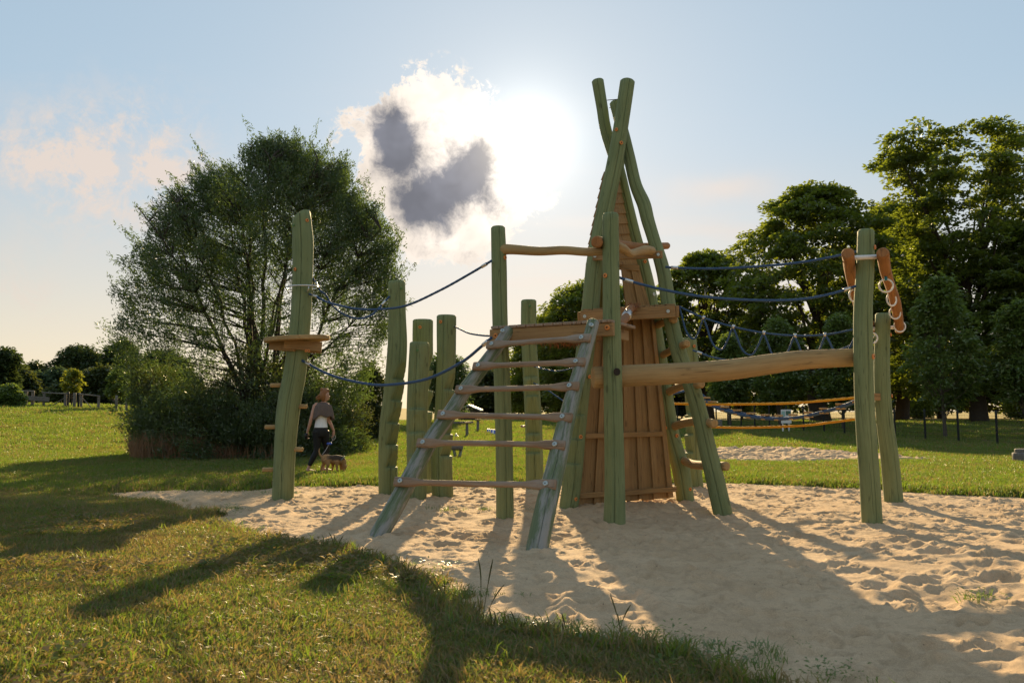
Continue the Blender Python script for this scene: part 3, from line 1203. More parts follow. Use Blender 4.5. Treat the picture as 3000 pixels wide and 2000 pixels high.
notched('notched_post', [(2037, 1424), (2030, 1350), (2029, 1250), (2028, 1100), (2019, 992)], 13.3, [48, 48, 48, 44, 42, 41], [1215, 1273, 1325], (-0.95, -0.3, 0),
        'notched green post behind the log rungs of the tepee', [(2029, 1015, 1)], 8, 3.3)


# ------------------------------------------------------------------ tower: posts, tepee, platform, ladder
def tower():
    t = empty('climbing_tower', (1.2, 10.0, 0), 'large green pole tepee tower with plank wall, raised platform and slanted ladder', 'climbing tower')
    # platform posts
    Y1, Y2 = 9.5, 8.78
    log('post', post_pts([(1479, 1512), (1477, 1300), (1472, 1150), (1465, 930), (1462, 770), (1459, 668)], Y1), [pxr(q, Y1) for q in (51, 51, 50, 48, 46, 45, 42)], GREEN, t,
        crack=3.35, seed=12)
    log('post', post_pts([(1800, 1539), (1801, 1400), (1797, 1200), (1793, 1000), (1790, 800), (1789, 630)], Y2), [pxr(q, Y2) for q in (63, 63, 59, 56, 53, 50, 48)], GREEN, t,
        crack=3.0, seed=13)
    # tepee poles
    p1 = [(1666, 1484), (1678, 1390), (1690, 1250), (1708, 1080), (1730, 901), (1742, 774), (1764, 659), (1784, 563), (1803, 468), (1822, 353), (1838, 240)]
    p2 = [(2117, 1500), (2092, 1390), (2075, 1322), (2052, 1220), (2027, 1135), (1992, 1044), (1964, 930), (1944, 800), (1914, 697), (1898, 645), (1886, 598), (1863, 544), (1845, 468),
          (1826, 391), (1801, 302)]
    p3 = [(2008, 1464), (1993, 1369), (1966, 1273), (1945, 1146), (1928, 1044), (1902, 872), (1881, 774), (1859, 697), (1832, 583), (1810, 490), (1776, 385), (1764, 315), (1751, 238)]
    p4 = [(1700, 1446), (1735, 1130), (1770, 820), (1806, 500), (1815, 400)]
    log('pole', post_pts(p1, 10.5, 10.8), [pxr(q, 10.5) for q in (54, 54, 54, 54, 54, 53, 52, 52, 51, 49, 46, 45)], GREEN, t, crack=3.3, seed=14,
        notches=[zpx(q, 10.52) for q in (1216, 1288, 1359)], ndir=(-0.15, -1, 0), ndep=0.45)
    log('pole', post_pts(p2, 9.95, 11.05), [pxr(q, 10.2) for q in (54, 54, 52, 50, 47, 47, 46, 44, 43, 40, 41, 42, 38, 38, 38, 34)], GREEN, t, crack=2.85, seed=15, step=0.06)
    log('pole', post_pts(p3, 11.3, 11.22), [pxr(q, 11.3) for q in (50, 50, 52, 50, 49, 49, 46, 44, 42, 38, 36, 34, 34, 36)], GREEN, t, crack=2.9, seed=16)
    log('pole', post_pts(p4, 12.1, 11.5), 0.11, GREEN, t, seed=17)
    # grey worn feet are part of the wood; bolt caps on poles
    for (px, py, ax, Y, w) in [(1803, 386, 1818, 10.75, 48), (1817, 426, 1811, 10.75, 48), (1886, 770, 1881, 11.25, 44), (1923, 970, 1915, 11.28, 46), (1909, 1043, 1926, 11.28, 48),
                               (1925, 1142, 1945, 11.28, 50), (1946, 1252, 1962, 11.28, 50), (1978, 1275, 1967, 11.28, 50), (1972, 1367, 1993, 11.3, 50), (2017, 1430, 2003, 11.3, 50),
                               (1699, 1278, 1687, 10.52, 54), (1725, 1104, 1706, 10.56, 54), (1685, 1459, 1667, 10.5, 54), (1771, 810, 1790, 8.78, 53), (1480, 757, 1462, 9.5, 46),
                               (1925, 942, 1910, 11.28, 46)]:
        cap_on(t, px, py, ax, Y, pxr(w, Y))
    cap_on(t, 1804, 1090, 1795, 8.78, pxr(57, 8.78), HOLE_ME, 0.9)
    cap_on(t, 1912, 865, 1900, 11.2, pxr(46, 11.2), BOLT_ME)

    # vertical boarded wall of the hut
    wall = empty('wall', at(1830, 1460, 10.9))
    wall.parent = t
    wall.location = WLOC[wall] - WLOC[t]
    BL, BR = at(1688, 1478, 10.62), at(1972, 1452, 11.12)
    TL, TR = at(1738, 925, 10.74), at(1914, 925, 11.14)
    n = 13
    nv = (BR - BL).cross(TL - BL).normalized()

    def lerp2(u, v):
        return BL.lerp(BR, u).lerp(TL.lerp(TR, u), v)
    for k in range(n):
        proud = k % 2 == 0
        u0 = (k + (0.0 if proud else -0.3)) / n
        u1 = (k + 1 + (0.0 if proud else 0.3)) / n
        if proud:
            u0 += 0.012
            u1 -= 0.012
        u0, u1 = max(0, u0), min(1, u1)
        of = nv * (0.036 if proud else 0.0) + nv * random.uniform(-.002, .002)
        dz = random.uniform(-0.012, 0.006)
        q = [lerp2(u0, dz), lerp2(u1, dz), lerp2(u1, 1), lerp2(u0, 1)]
        quad_board('board', *[p + of for p in q], 0.042 if proud else 0.024, BROWN, wall)
    for (ya, yb, h) in ((1277, 1270, 0.068), (1452, 1432, 0.072)):
        a = at(1698 if ya > 1400 else 1714, ya, 10.58)
        b = at(1982 if ya > 1400 else 1942, yb, 11.06)
        plank('batten', a, b, (0, 0, 1), h, 0.03, BROWN, wall)
    # upper right part of the wall beside the hatch
    a0, a1 = at(1836, 930, 11.0), at(1914, 930, 11.15)
    c0, c1 = at(1818, 780, 11.02), at(1872, 780, 11.15)
    for k in range(4):
        of = nv * (0.022 if k % 2 == 0 else 0.0)
        e = 0.0 if k % 2 == 0 else 0.08
        u0, u1 = max(0, k / 4 - e), min(1, (k + 1) / 4 + e)
        quad_board('board', a0.lerp(a1, u0) + of, a0.lerp(a1, u1) + of, c0.lerp(c1, u1) + of, c0.lerp(c1, u0) + of, 0.022, BROWN, wall)
    plank('batten', at(1800, 780, 10.98), at(1872, 786, 11.12), (0, 0, 1), 0.085, 0.04, BROWN, wall)
    # lapped boards of the roof: front face between two poles, left face towards the rear pole
    roof = empty('roof', at(1790, 640, 10.9))
    roof.parent = t
    roof.location = WLOC[roof] - WLOC[t]

    def online(pp, Ya, Yb, y):
        ys = [q[1] for q in pp][::-1]
        xs = [q[0] for q in pp][::-1]
        return at(np.interp(y, ys, xs), y, Ya + (Yb - Ya) * (pp[0][1] - y) / (pp[0][1] - pp[-1][1]))
    rows = [772, 742, 712, 682, 652, 622, 592, 562, 532, 508]
    for i in range(len(rows) - 1):
        y0, y1 = rows[i] + 4, rows[i + 1] - 4
        a = online(p1, 10.5, 10.8, y0)
        b = online(p3, 11.3, 11.22, y0)
        c = online(p3, 11.3, 11.22, y1)
        d = online(p1, 10.5, 10.8, y1)
        out_ = Vector((0.25, -0.95, 0)) * 0.018
        quad_board('lap_board', a + out_, b + out_, c, d, 0.02, BROWN, roof)
    rows = [738, 712, 685, 658, 632, 605, 578, 551, 524, 508]
    for i in range(len(rows) - 1):
        y0, y1 = rows[i] + 4, rows[i + 1] - 5
        a = online(p4, 12.1, 11.5, y0)
        b = online(p1, 10.5, 10.8, y0)
        c = online(p1, 10.5, 10.8, y1)
        d = online(p4, 12.1, 11.5, y1)
        n_ = Vector((-1, 0, 0))
        quad_board('lap_board', a + n_ * 0.14, b + n_ * 0.145, c + n_ * 0.125, d + n_ * 0.12, 0.022, BROWN, roof)
    # left hand wall of the hut, seen edge on
    lw0, lw1 = at(1648, 1470, 10.62), at(1690, 1440, 12.0)
    lt0, lt1 = at(1712, 770, 10.78), at(1762, 790, 11.8)
    for k in range(8):
        u0, u1 = k / 8 + .004, (k + 1) / 8 - .004
        of = Vector((0.02 if k % 2 else 0.0, 0, 0))
        quad_board('board', lw1.lerp(lw0, u0) + of, lw1.lerp(lw0, u1) + of, lt1.lerp(lt0, u1) + of, lt1.lerp(lt0, u0) + of, 0.02, BROWN, wall)

    # wire stays between the pole tops
    for (a, b) in (((1779, 294, 11.2), (1812, 291, 10.9)), ((1786, 316, 11.2), (1803, 320, 11.0))):
        V, Fc, uv = tube_geo([at(*a), at(*b)], 0.006, 6)
        obj('wire_stay', V, Fc, DARKMETAL, t, base=False)

    # big beam of the tepee floor and the thinner one higher up
    plank('beam', at(1701, 928, 10.42), at(1978, 912, 10.12), (0, 0, 1), 0.155, 0.05, BROWN, t)
    plank('beam', at(1984, 912, 10.15), at(1945, 925, 11.3), (0, 0, 1), 0.15, 0.05, BROWN, t)
    plank('beam', at(1697, 930, 10.45), at(1745, 925, 12.0), (0, 0, 1), 0.15, 0.05, BROWN, t)
    stud(BOLT_ME, at(1713, 927, 10.375), (-.2, -1, 0), t, .9)
    stud(BOLT_ME, at(1957, 912, 10.10), (-.2, -1, 0), t, .9)
    plank('beam', at(1737, 753, 10.5), at(1941, 745, 10.22), (0, 0, 1), 0.095, 0.05, BROWN, t)
    stud(BOLT_ME, at(1743, 751, 10.455), (-.2, -1, 0), t, .8)
    stud(BOLT_ME, at(1928, 746, 10.20), (-.2, -1, 0), t, .8)
    # floor boards inside the tepee
    for k in range(9):
        a = at(1720, 908, 10.5).lerp(at(1965, 893, 10.2), k / 8)
        b = at(1760, 905, 11.7).lerp(at(1925, 903, 11.2), k / 8)
        plank('floor_board', a, b, (0, 0, 1), 0.03, 0.115, BROWN, t)

    # rails of round wood
    log('rail', [at(1471, 731, 9.47), at(1500, 731, 9.42), at(1580, 736, 9.25), at(1650, 733, 9.1), at(1720, 738, 8.95), at(1775, 735, 8.86)], [.066, .060, .055, .053, .050, .048], LOGW, t,
        seg=18, wob=0.09, seed=31, step=0.05)
    log('rail', [at(1806, 720, 8.9), at(1826, 729, 9.05), at(1846, 742, 9.3), at(1868, 737, 9.6), at(1890, 732, 9.95), at(1908, 735, 10.2)], [.058, .058, .046, .045, .060, .062], LOGW, t,
        seg=18, wob=0.12, seed=32, step=0.04)
    log('rail', [at(1748, 709, 8.72), at(1775, 712, 9.4), at(1860, 722, 10.4), at(1900, 722, 10.9), at(1954, 720, 11.5)], [.066, .062, .055, .05, .05], ORANGE, t, seg=18, wob=0.05, seed=33)

    # raised platform
    plat = empty('platform', at(1620, 970, 9.1))
    plat.parent = t
    plat.location = WLOC[plat] - WLOC[t]
    A, B = at(1437, 983, 9.34), at(1799, 964, 8.60)
    plank('edge_plank', A, B, (0, 0, 1), 0.142, 0.05, BROWN, plat)
    d = (B - A).normalized()
    bk = Vector((-d.y, d.x, 0)).normalized()
    L = (B - A).length
    for k in range(13):
        u0 = 0.02 + k * (L - 0.04) / 13
        a = A + d * (u0 + L / 26) + Vector((0, 0, 0.09)) - bk * (0.045 + random.uniform(-.006, .006))
        b = a + bk * 0.80
        plank('deck_board', a, b, (0, 0, 1), 0.034, L / 13 - 0.012, RUNGW, plat)
    for u in (0.06, L - 0.12):
        a = A + d * u + bk * 0.36 - Vector((0, 0, 0.01))
        plank('joist', a - bk * 0.3, a + bk * 0.36, (0, 0, 1), 0.12, 0.05, BROWN, plat)
    stud(CAP_ME, at(1453, 983, 9.27), -bk, plat, 1.15)
    stud(CAP_ME, at(1779, 959, 8.60), -bk, plat, 1.15)

    # ladder
    lad = empty('ladder', at(1340, 1580, 7.6))
    lad.parent = t
    lad.location = WLOC[lad] - WLOC[t]
    lp = [(1104, 1578), (1166, 1468), (1216, 1373), (1265, 1286), (1315, 1216), (1361, 1145), (1410, 1079), (1456, 1017), (1492, 966)]
    rp = [(1573, 1612), (1601, 1477), (1626, 1373), (1655, 1249), (1688, 1124), (1717, 1021), (1738, 944)]
    YL, YR = gsolve(*lp[0]).y, gsolve(*rp[0]).y
    ll = log('stringer', post_pts(lp, YL, 9.22, 0.15), [pxr(q, 8.3) for q in (50, 50, 50, 49, 47, 46, 44, 43, 41, 38)], GREENW, lad, crack=2.6, seed=41, wob=0.05)
    rr = log('stringer', post_pts(rp, YR, 8.50, 0.15), [pxr(q, 7.6) for q in (62, 62, 60, 56, 52, 47, 43, 40)], GREENW, lad, crack=3.05, seed=42, wob=0.05)

    def ldepth(p, y, Ya, Yb):
        return Ya + (Yb - Ya) * (p[0][1] - y) / (p[0][1] - p[-1][1])
    rungs = [((1428, 1011), (1729, 990)), ((1388, 1073), (1713, 1060)), ((1337, 1141), (1695, 1131)), ((1284, 1214), (1675, 1223)), ((1224, 1297), (1654, 1304)), ((1157, 1410), (1628, 1419))]
    for (a, b) in rungs:
        Ya = ldepth(lp, a[1], YL, 9.22) - 0.115
        Yb = ldepth(rp, b[1], YR, 8.50) - 0.12
        A, B = at(*a, Ya), at(*b, Yb)
        x = (B - A)
        L = x.length
        x.normalize()
        up = Vector((0, 0.42, 0.9))
        up = (up - x * up.dot(x)).normalized()
        y = up.cross(x)
        prof = []
        sag = random.uniform(-0.008, 0.008)
        for u in np.linspace(0, 1, 25):
            e = min(u, 1 - u) * L
            f = S((e - 0.16) / 0.16)
            hh = 0.048 * (1 - f) + 0.029 * f      # half height
            tt = 0.026 * (1 - f) + 0.029 * f
            rd = 0.10 * (1 - f) + 0.9 * f         # roundness of the section
            c = A + x * (u * L) + Vector((0, 0, sag * math.sin(PI * u)))
            ring = []
            for k in range(16):
                th = 2 * PI * (k + 0.5) / 16
                cx, sx = math.cos(th), math.sin(th)
                m = max(abs(cx), abs(sx))
                sq = (cx / m, sx / m)
                q = (sq[0] * (1 - rd) * 0.97 + cx * rd, sq[1] * (1 - rd) * 0.97 + sx * rd)
                ring.append(c + y * (q[0] * tt) + up * (q[1] * hh))
            prof.append(ring)
        V = [tuple(p) for r_ in prof for p in r_]
        Fc = []
        for i in range(24):
            for k in range(16):
                p_, q_ = i * 16 + k, i * 16 + (k + 1) % 16
                Fc.append((p_, p_ + 16, q_ + 16, q_))
        Fc.append(tuple(range(16)))
        Fc.append(tuple(range(24 * 16 + 15, 24 * 16 - 1, -1)))
        ru = random.uniform(0, 9)
        uv = [((i % 16) * 0.012 + ru, (i // 16) / 24 * L + ru) for f in Fc for i in f]
        rung = obj('rung', V, Fc, RUNGW, lad, uv=uv)
        for p in (A + x * 0.075, B - x * 0.09):
            stud(BOLT_ME, p - y * (-0.027 if y.y < 0 else 0.027), (y if y.y < 0 else -y), rung)
    stud(BOLT_ME, at(1472, 969, 9.08), (0, -1, .5), lad)
    stud(BOLT_ME, at(1732, 952, 8.38), (0, -1, .5), lad)

    # round log rungs at the right hand side of the tepee
    for (P, r_) in (([(1958, 1148, 11.2), (2000, 1130, 10.7), (2054, 1125, 10.05)], .052), ([(1976, 1248, 11.2), (2010, 1237, 10.8), (2050, 1233, 10.4), (2092, 1240, 9.98)], .055),
                    ([(2002, 1348, 11.25), (2030, 1360, 10.8), (2070, 1364, 10.4), (2128, 1365, 10.0)], .058), ([(1940, 1040, 11.2), (1975, 1022, 10.7), (2012, 1006, 10.1)], .05),
                    ([(1925, 952, 11.2), (1945, 944, 10.8), (1975, 935, 10.3)], .05)):
        log('log_rung', [at(*q) for q in P], r_, LOGW, t, seg=16, wob=0.06, seed=int(P[0][0]), step=0.05)


tower()


# ------------------------------------------------------------------ ring frame, balance beam, ropes
def ring_frame():
    t = empty('ring_frame', (*at(2580, 1500, 9.9)[:2], 0), 'two green posts carrying a pair of sloping orange logs for swinging rings', 'ring frame')
    log('post', post_pts([(2555, 1534), (2547, 1403), (2534, 1212), (2529, 1020), (2529, 893), (2535, 791), (2537, 678)], 8.84), [pxr(q, 8.84) for q in (57, 57, 56, 55, 55, 53, 50, 47)], GREEN, t,
        crack=3.2, seed=51)
    log('post', post_pts([(2618, 1467), (2606, 1339), (2590, 1212), (2584, 1084), (2587, 922)], 11.1), [pxr(q, 11.1) for q in (51, 51, 50, 46, 44, 42)], GREEN, t, crack=3.25, seed=52)
    log('top_log', [at(2484, 743, 8.55), at(2491, 800, 9.2), at(2503, 850, 9.8), at(2520, 905, 10.5), at(2557, 962, 11.4)], [.066, .064, .058, .062, .06], ORANGE, t, seg=20, wob=0.07, seed=53)
    log('top_log', [at(2586, 741, 8.55), at(2594, 790, 9.1), at(2609, 839, 9.7), at(2624, 887, 10.3), at(2632, 935, 10.9), at(2635, 966, 11.3)], [.064, .064, .060, .064, .060, .06], ORANGE, t, seg=20,
        wob=0.07, seed=54)
    for (a, b) in (((2484, 756, 8.75), (2590, 751, 8.75)), ((2552, 963, 11.15), (2634, 958, 11.15))):
        V, Fc, uv = tube_geo([at(*a), at(*b)], 0.026, 12)
        obj('cross_pipe', V, Fc, WHITEP, t, base=False)
    cap_on(t, 2556, 727, 2537, 8.84, pxr(49, 8.84))
    cap_on(t, 2549, 1045, 2529, 8.84, pxr(55, 8.84), scale=1.2)
    cap_on(t, 2604, 981, 2586, 11.1, pxr(43, 11.1))
    cap_on(t, 2607, 1159, 2587, 11.1, pxr(46, 11.1))
    plank('strap_block', at(2556, 1162, 11.0), at(2576, 1162, 11.05), (0, 0, 1), 0.10, 0.06, BROWN, t)
    # swinging rings: each hangs on its own short cord
    for (px, py, rp, Y, lab) in ((2596, 837, 19, 9.15, 'largest white swing ring hanging on the outer orange log'), (2612, 878, 18, 9.9, 'second white swing ring along the outer orange log'),
                                 (2622, 917, 17, 10.5, 'third white swing ring along the outer orange log'), (2636, 956, 16, 11.05, 'white swing ring at the far low end of the outer log'),
                                 (2502, 866, 18, 9.6, 'white swing ring partly hidden behind the tall right post'), (2555, 990, 15, 11.0, 'white swing ring at the far end of the inner orange log')):
        r_ = rp / F * Y
        c = at(px, py, Y)
        tl = R(random.uniform(-25, 25))
        C = [c + Vector((r_ * math.cos(a) * math.cos(tl), r_ * math.cos(a) * math.sin(tl), r_ * math.sin(a))) for a in np.linspace(0, 2 * PI, 33)]
        V, Fc, uv = tube_geo(C, 0.0105, 8, cap=False)
        e = empty('swing_ring', c - Vector((0, 0, r_)), lab, 'swing ring', 'swing rings under the orange logs')
        obj('ring', V, Fc, WHITEP, e, base=False)
        top = c + Vector((0, 0, r_ - 0.012))
        V, Fc, uv = tube_geo([top, top + Vector((0, 0, 0.035)), top + Vector((0, .01, 0.075))], 0.017, 10)
        obj('cord', V, Fc, MATS['teal_cord'], e, base=False)
        V, Fc, uv = tube_geo([top + Vector((0, 0, 0.06)), top + Vector((0, .01, 0.12))], 0.022, 10)
        obj('clamp', V, Fc, STEEL, e, base=False)


simple('teal_cord', (0.01, 0.16, 0.24), 0.5)
ring_frame()

bb = log('balance_beam', [at(1741, 1107, 8.93), at(1865, 1099, 8.97), at(1994, 1093, 9.0), at(2138, 1082, 9.02), at(2250, 1067, 9.04), at(2360, 1054, 9.05), at(2500, 1047, 9.06), at(2530, 1046, 9.06)],
         [pxr(q, 9.0) for q in (64, 64, 63, 61, 59, 56, 54, 54)], LOGW, None, seg=34, wob=0.03, seed=61, crack=1.2)
tag(bb, 'thick honey coloured round log beam spanning between two green posts', 'log beam')

G_R = 'blue ropes strung between the posts'
rope('rope', [(905, 861), (925, 868), (960, 885), (1010, 898), (1050, 905), (1110, 906), (1190, 895), (1290, 850), (1380, 800), (1440, 764)], 11.33, 9.4,
     'long blue hand rope sagging from crooked climbing post to platform post', group=G_R)
rope('rope', [(914, 812), (920, 820), (938, 851), (955, 863), (967, 884), (987, 907), (1016, 925), (1053, 933), (1087, 923), (1110, 903), (1141, 868)], 11.45, 11.95,
     'short looping blue rope between crooked post and tallest notched post', group=G_R, clamps=True)
rope('rope', [(885, 1056), (912, 1070), (950, 1090), (1000, 1108), (1075, 1124), (1140, 1127), (1250, 1110), (1350, 1062), (1410, 1015), (1442, 988)], 11.3, 9.3,
     'thick low blue rope from under the round seat to the platform corner', group=G_R, r=0.019)
rope('rope', [(1330, 955), (1350, 965), (1375, 976), (1410, 982), (1445, 984)], 11.8, 9.55, 'short dark blue rope from notched post to platform edge', group=G_R, r=0.013, clamps=False)
rope('rope', [(1950, 782), (1975, 784), (2050, 787), (2150, 785), (2300, 774), (2400, 760), (2515, 737)], 9.95, 8.95, 'upper blue rope from tepee pole to the inner orange log', group=G_R)
rope('rope', [(1812, 812), (1850, 825), (1950, 850), (2060, 869), (2200, 879), (2330, 878), (2430, 862), (2514, 836)], 8.8, 8.84,
     'blue hand rope above the balance beam tied to both green posts', group=G_R)
rope('rope', [(2030, 1026), (2052, 1034), (2090, 1047), (2160, 1058), (2300, 1060), (2420, 1036), (2500, 1010), (2580, 978)], 13.1, 11.1,
     'blue rope running low behind the balance beam to the rear right post', group=G_R)
rope('rope', [(1560, 1072), (1600, 1082), (1640, 1086), (1700, 1070), (1760, 1040)], 13.1, 12.0, 'thin pale rope between lone notched post and the hut', group=G_R, r=0.011)
rope('rope', [(1560, 1120), (1600, 1140), (1630, 1160), (1660, 1180), (1715, 1212)], 13.1, 12.2, 'slanting pale rope below the ladder top by the lone post', group=G_R, r=0.011)


def net():
    Ya, Yb = 10.2, 9.0
    top = [(1990, 898), (2062, 931), (2148, 957), (2238, 975), (2328, 983), (2419, 980), (2515, 962)]
    t = empty('rope_net', at(2250, 1050, 9.5), 'blue net rope with hanging loops between tepee beam and right post', 'rope net')
    px = np.array([p[0] for p in top], float)
    dep = [Ya + (Yb - Ya) * (p - px[0]) / (px[-1] - px[0]) for p in px]
    pts = [at(p[0], p[1], y) for p, y in zip(top, dep)]
    C = catmull([tuple(p) for p in pts], 150)
    V, Fc, uv = tube_geo(C, 0.0125, 10, 6, 0.1)
    obj('rope', V, Fc, BLUE, t, uv=uv, base=False)
    low = [70, 72, 66, 68, 66, 60]
    for k in range(6):
        a, b = pts[k], pts[k + 1]
        dp = low[k] / F * dep[k]
        q = []
        for u, f in ((0, 0), (0.10, .30), (0.24, .78), (0.42, 1.0), (0.62, .96), (0.8, .55), (0.93, .14), (1, 0)):
            q.append(tuple(a.lerp(b, u) - Vector((0, 0, dp * f * 1.05 + 0.01))))
        V, Fc, uv = tube_geo(catmull(q, 40), 0.0125, 10, 6, 0.1)
        obj('loop', V, Fc, BLUE, t, uv=uv, base=False)
        if k:
            i = int(np.argmin(np.linalg.norm(C - np.array(tuple(a)), axis=1)))
            i = max(2, min(len(C) - 3, i))
            V, Fc, uv = tube_geo(C[i - 1:i + 2], 0.027, 10)
            obj('clamp', V, Fc, STEEL, t, base=False)
    V, Fc, uv = tube_geo(catmull([tuple(at(*q)) for q in ((2270, 1052, 9.4), (2350, 1050, 9.3), (2430, 1036, 9.2), (2500, 1008, 9.1), (2525, 995, 9.0))], 50), 0.0125, 10, 6, .1)
    obj('rope', V, Fc, BLUE, t, uv=uv, base=False)


net()


def plank_bridge():
    Ya, Yb = 13.1, 11.2
    sl_ = [(2069, 1173), (2087, 1185), (2123, 1200), (2161, 1210), (2200, 1219), (2242, 1224), (2281, 1226), (2324, 1224), (2369, 1217), (2414, 1206), (2462, 1193)]
    path = [(2028, 1140)] + sl_ + [(2510, 1174), (2575, 1150)]
    px = np.array([p[0] for p in path], float)
    t = empty('plank_bridge', at(2260, 1250, 12), 'sagging blue rope bridge with small wooden slats', 'rope bridge')
    dep = [Ya + (Yb - Ya) * (p - px[0]) / (px[-1] - px[0]) for p in px]
    pts = [at(p[0], p[1], y) for p, y in zip(path, dep)]
    for off in (Vector((-0.05, -0.057, -0.004)), Vector((0.05, 0.057, 0.004))):
        C = catmull([tuple(p + off) for p in pts], 120)
        V, Fc, uv = tube_geo(C, 0.025, 10, 6, 0.1)
        obj('rope', V, Fc, BLUE, t, uv=uv, base=False)
    for i in range(1, len(path) - 1):
        d = (pts[i + 1] - pts[i - 1]).normalized()
        s = Vector((-d.y, d.x, 0)).normalized()
        c = pts[i] + Vector((0, 0, 0.02))
        for dz in (0.028, -0.035):
            plank('slat', c - s * 0.10 + Vector((0, 0, dz)), c + s * 0.10 + Vector((0, 0, dz)), (0, 0, 1), 0.028, 0.07, LOGW, t)
    V, Fc, uv = tube_geo([pts[0], at(1975, 1152, 13.0), at(1940, 1165, 12.4), at(1760, 1190, 12.1)], 0.02, 8, 6, .1)
    obj('rope', V, Fc, BLUE, t, uv=uv, base=False)


plank_bridge()
rope('strap', [(1760, 1180), (1971, 1182), (2100, 1184), (2300, 1181), (2400, 1174), (2500, 1165), (2592, 1156)], 12.1, 11.15, 'upper yellow rope above the slatted bridge', YELLOW, 0.0185, 'strap',
     'yellow ropes along the slatted bridge', clamps=False)
rope('strap', [(2030, 1248), (2075, 1250), (2200, 1252), (2350, 1246), (2430, 1237), (2508, 1227), (2592, 1217)], 13.2, 11.15, 'lower yellow rope below the slatted bridge', YELLOW, 0.0185, 'strap',
     'yellow ropes along the slatted bridge', clamps=False)


def coir():
    """thick frayed climbing rope looped over the tepee beam, and its ragged end under the deck"""
    t = empty('coir_rope', at(1830, 960, 9.5), 'thick frayed brown coir rope with steel clamp at the tepee beam', 'rope')
    C = catmull([tuple(at(*q)) for q in ((1810, 948, 9.3), (1826, 940, 9.6), (1836, 925, 9.9), (1846, 905, 10.15), (1862, 903, 10.3))], 24)
    V, Fc, uv = tube_geo(C, 0.05, 14, 3, 0.16)
    obj('rope', V, Fc, COIR, t, base=False)
    V, Fc, uv = tube_geo(C[13:17], 0.062, 14)
    obj('clamp', V, Fc, STEEL, t, base=False)
    for (c, n, sp, ln, nm) in ((C[-3], 260, .08, .09, None), (np.array(at(1655, 992, 9.7)), 420, .16, .13, 'x')):
        vv, ff = [], []
        for _ in range(n):
            o = np.array(c) + np.array([random.gauss(0, sp * (1.0 if nm else .45)), random.gauss(0, sp * .4), random.gauss(0, .02)])
            d = np.array([random.gauss(0, .5), random.gauss(0, .5), -1 if nm else random.gauss(.3, .5)])
            d = d / np.linalg.norm(d) * random.uniform(.3, 1) * ln
            w = np.array([random.gauss(0, 1), random.gauss(0, 1), 0]) * 0.0035
            b = len(vv)
            bend = np.array([random.gauss(0, .02), random.gauss(0, .02), 0])
            vv += [o - w, o + w, o + d * .5 + bend + w, o + d * .5 + bend - w, o + d]
            ff += [(b, b + 1, b + 2, b + 3), (b + 3, b + 2, b + 4)]
        if nm:
            e = empty('coir_rope', np.array(c) - np.array([0, 0, .15]), 'ragged tuft of brown coir rope hanging under the platform', 'rope')
            Cc = catmull([tuple(c + np.array([-.2, 0, .09])), tuple(c + np.array([-.05, 0, .03])), tuple(c + np.array([.1, 0, .03])), tuple(c + np.array([.22, .1, .1]))], 12)
            V, Fc, uv = tube_geo(Cc, 0.042, 12, 3, 0.16)
            obj('rope', V, Fc, COIR, e, base=False)
            obj('fringe', vv, ff, COIR, e, base=False)
        else:
            obj('fringe', vv, ff, COIR, t, base=False)


coir()


# ------------------------------------------------------------------ things on the lawn and around
def tapered(name, base, h, r0, r1, mat, parent=None, seg=14, wob=.03, **kw):
    b = Vector(base)
    return log(name, [b - Vector((0, 0, .15)), b + Vector((0, 0, h * .5)), b + Vector((0, 0, h))], [r0, (r0 + r1) / 2, r1], mat, parent, seg=seg, wob=wob, step=.15, **kw)


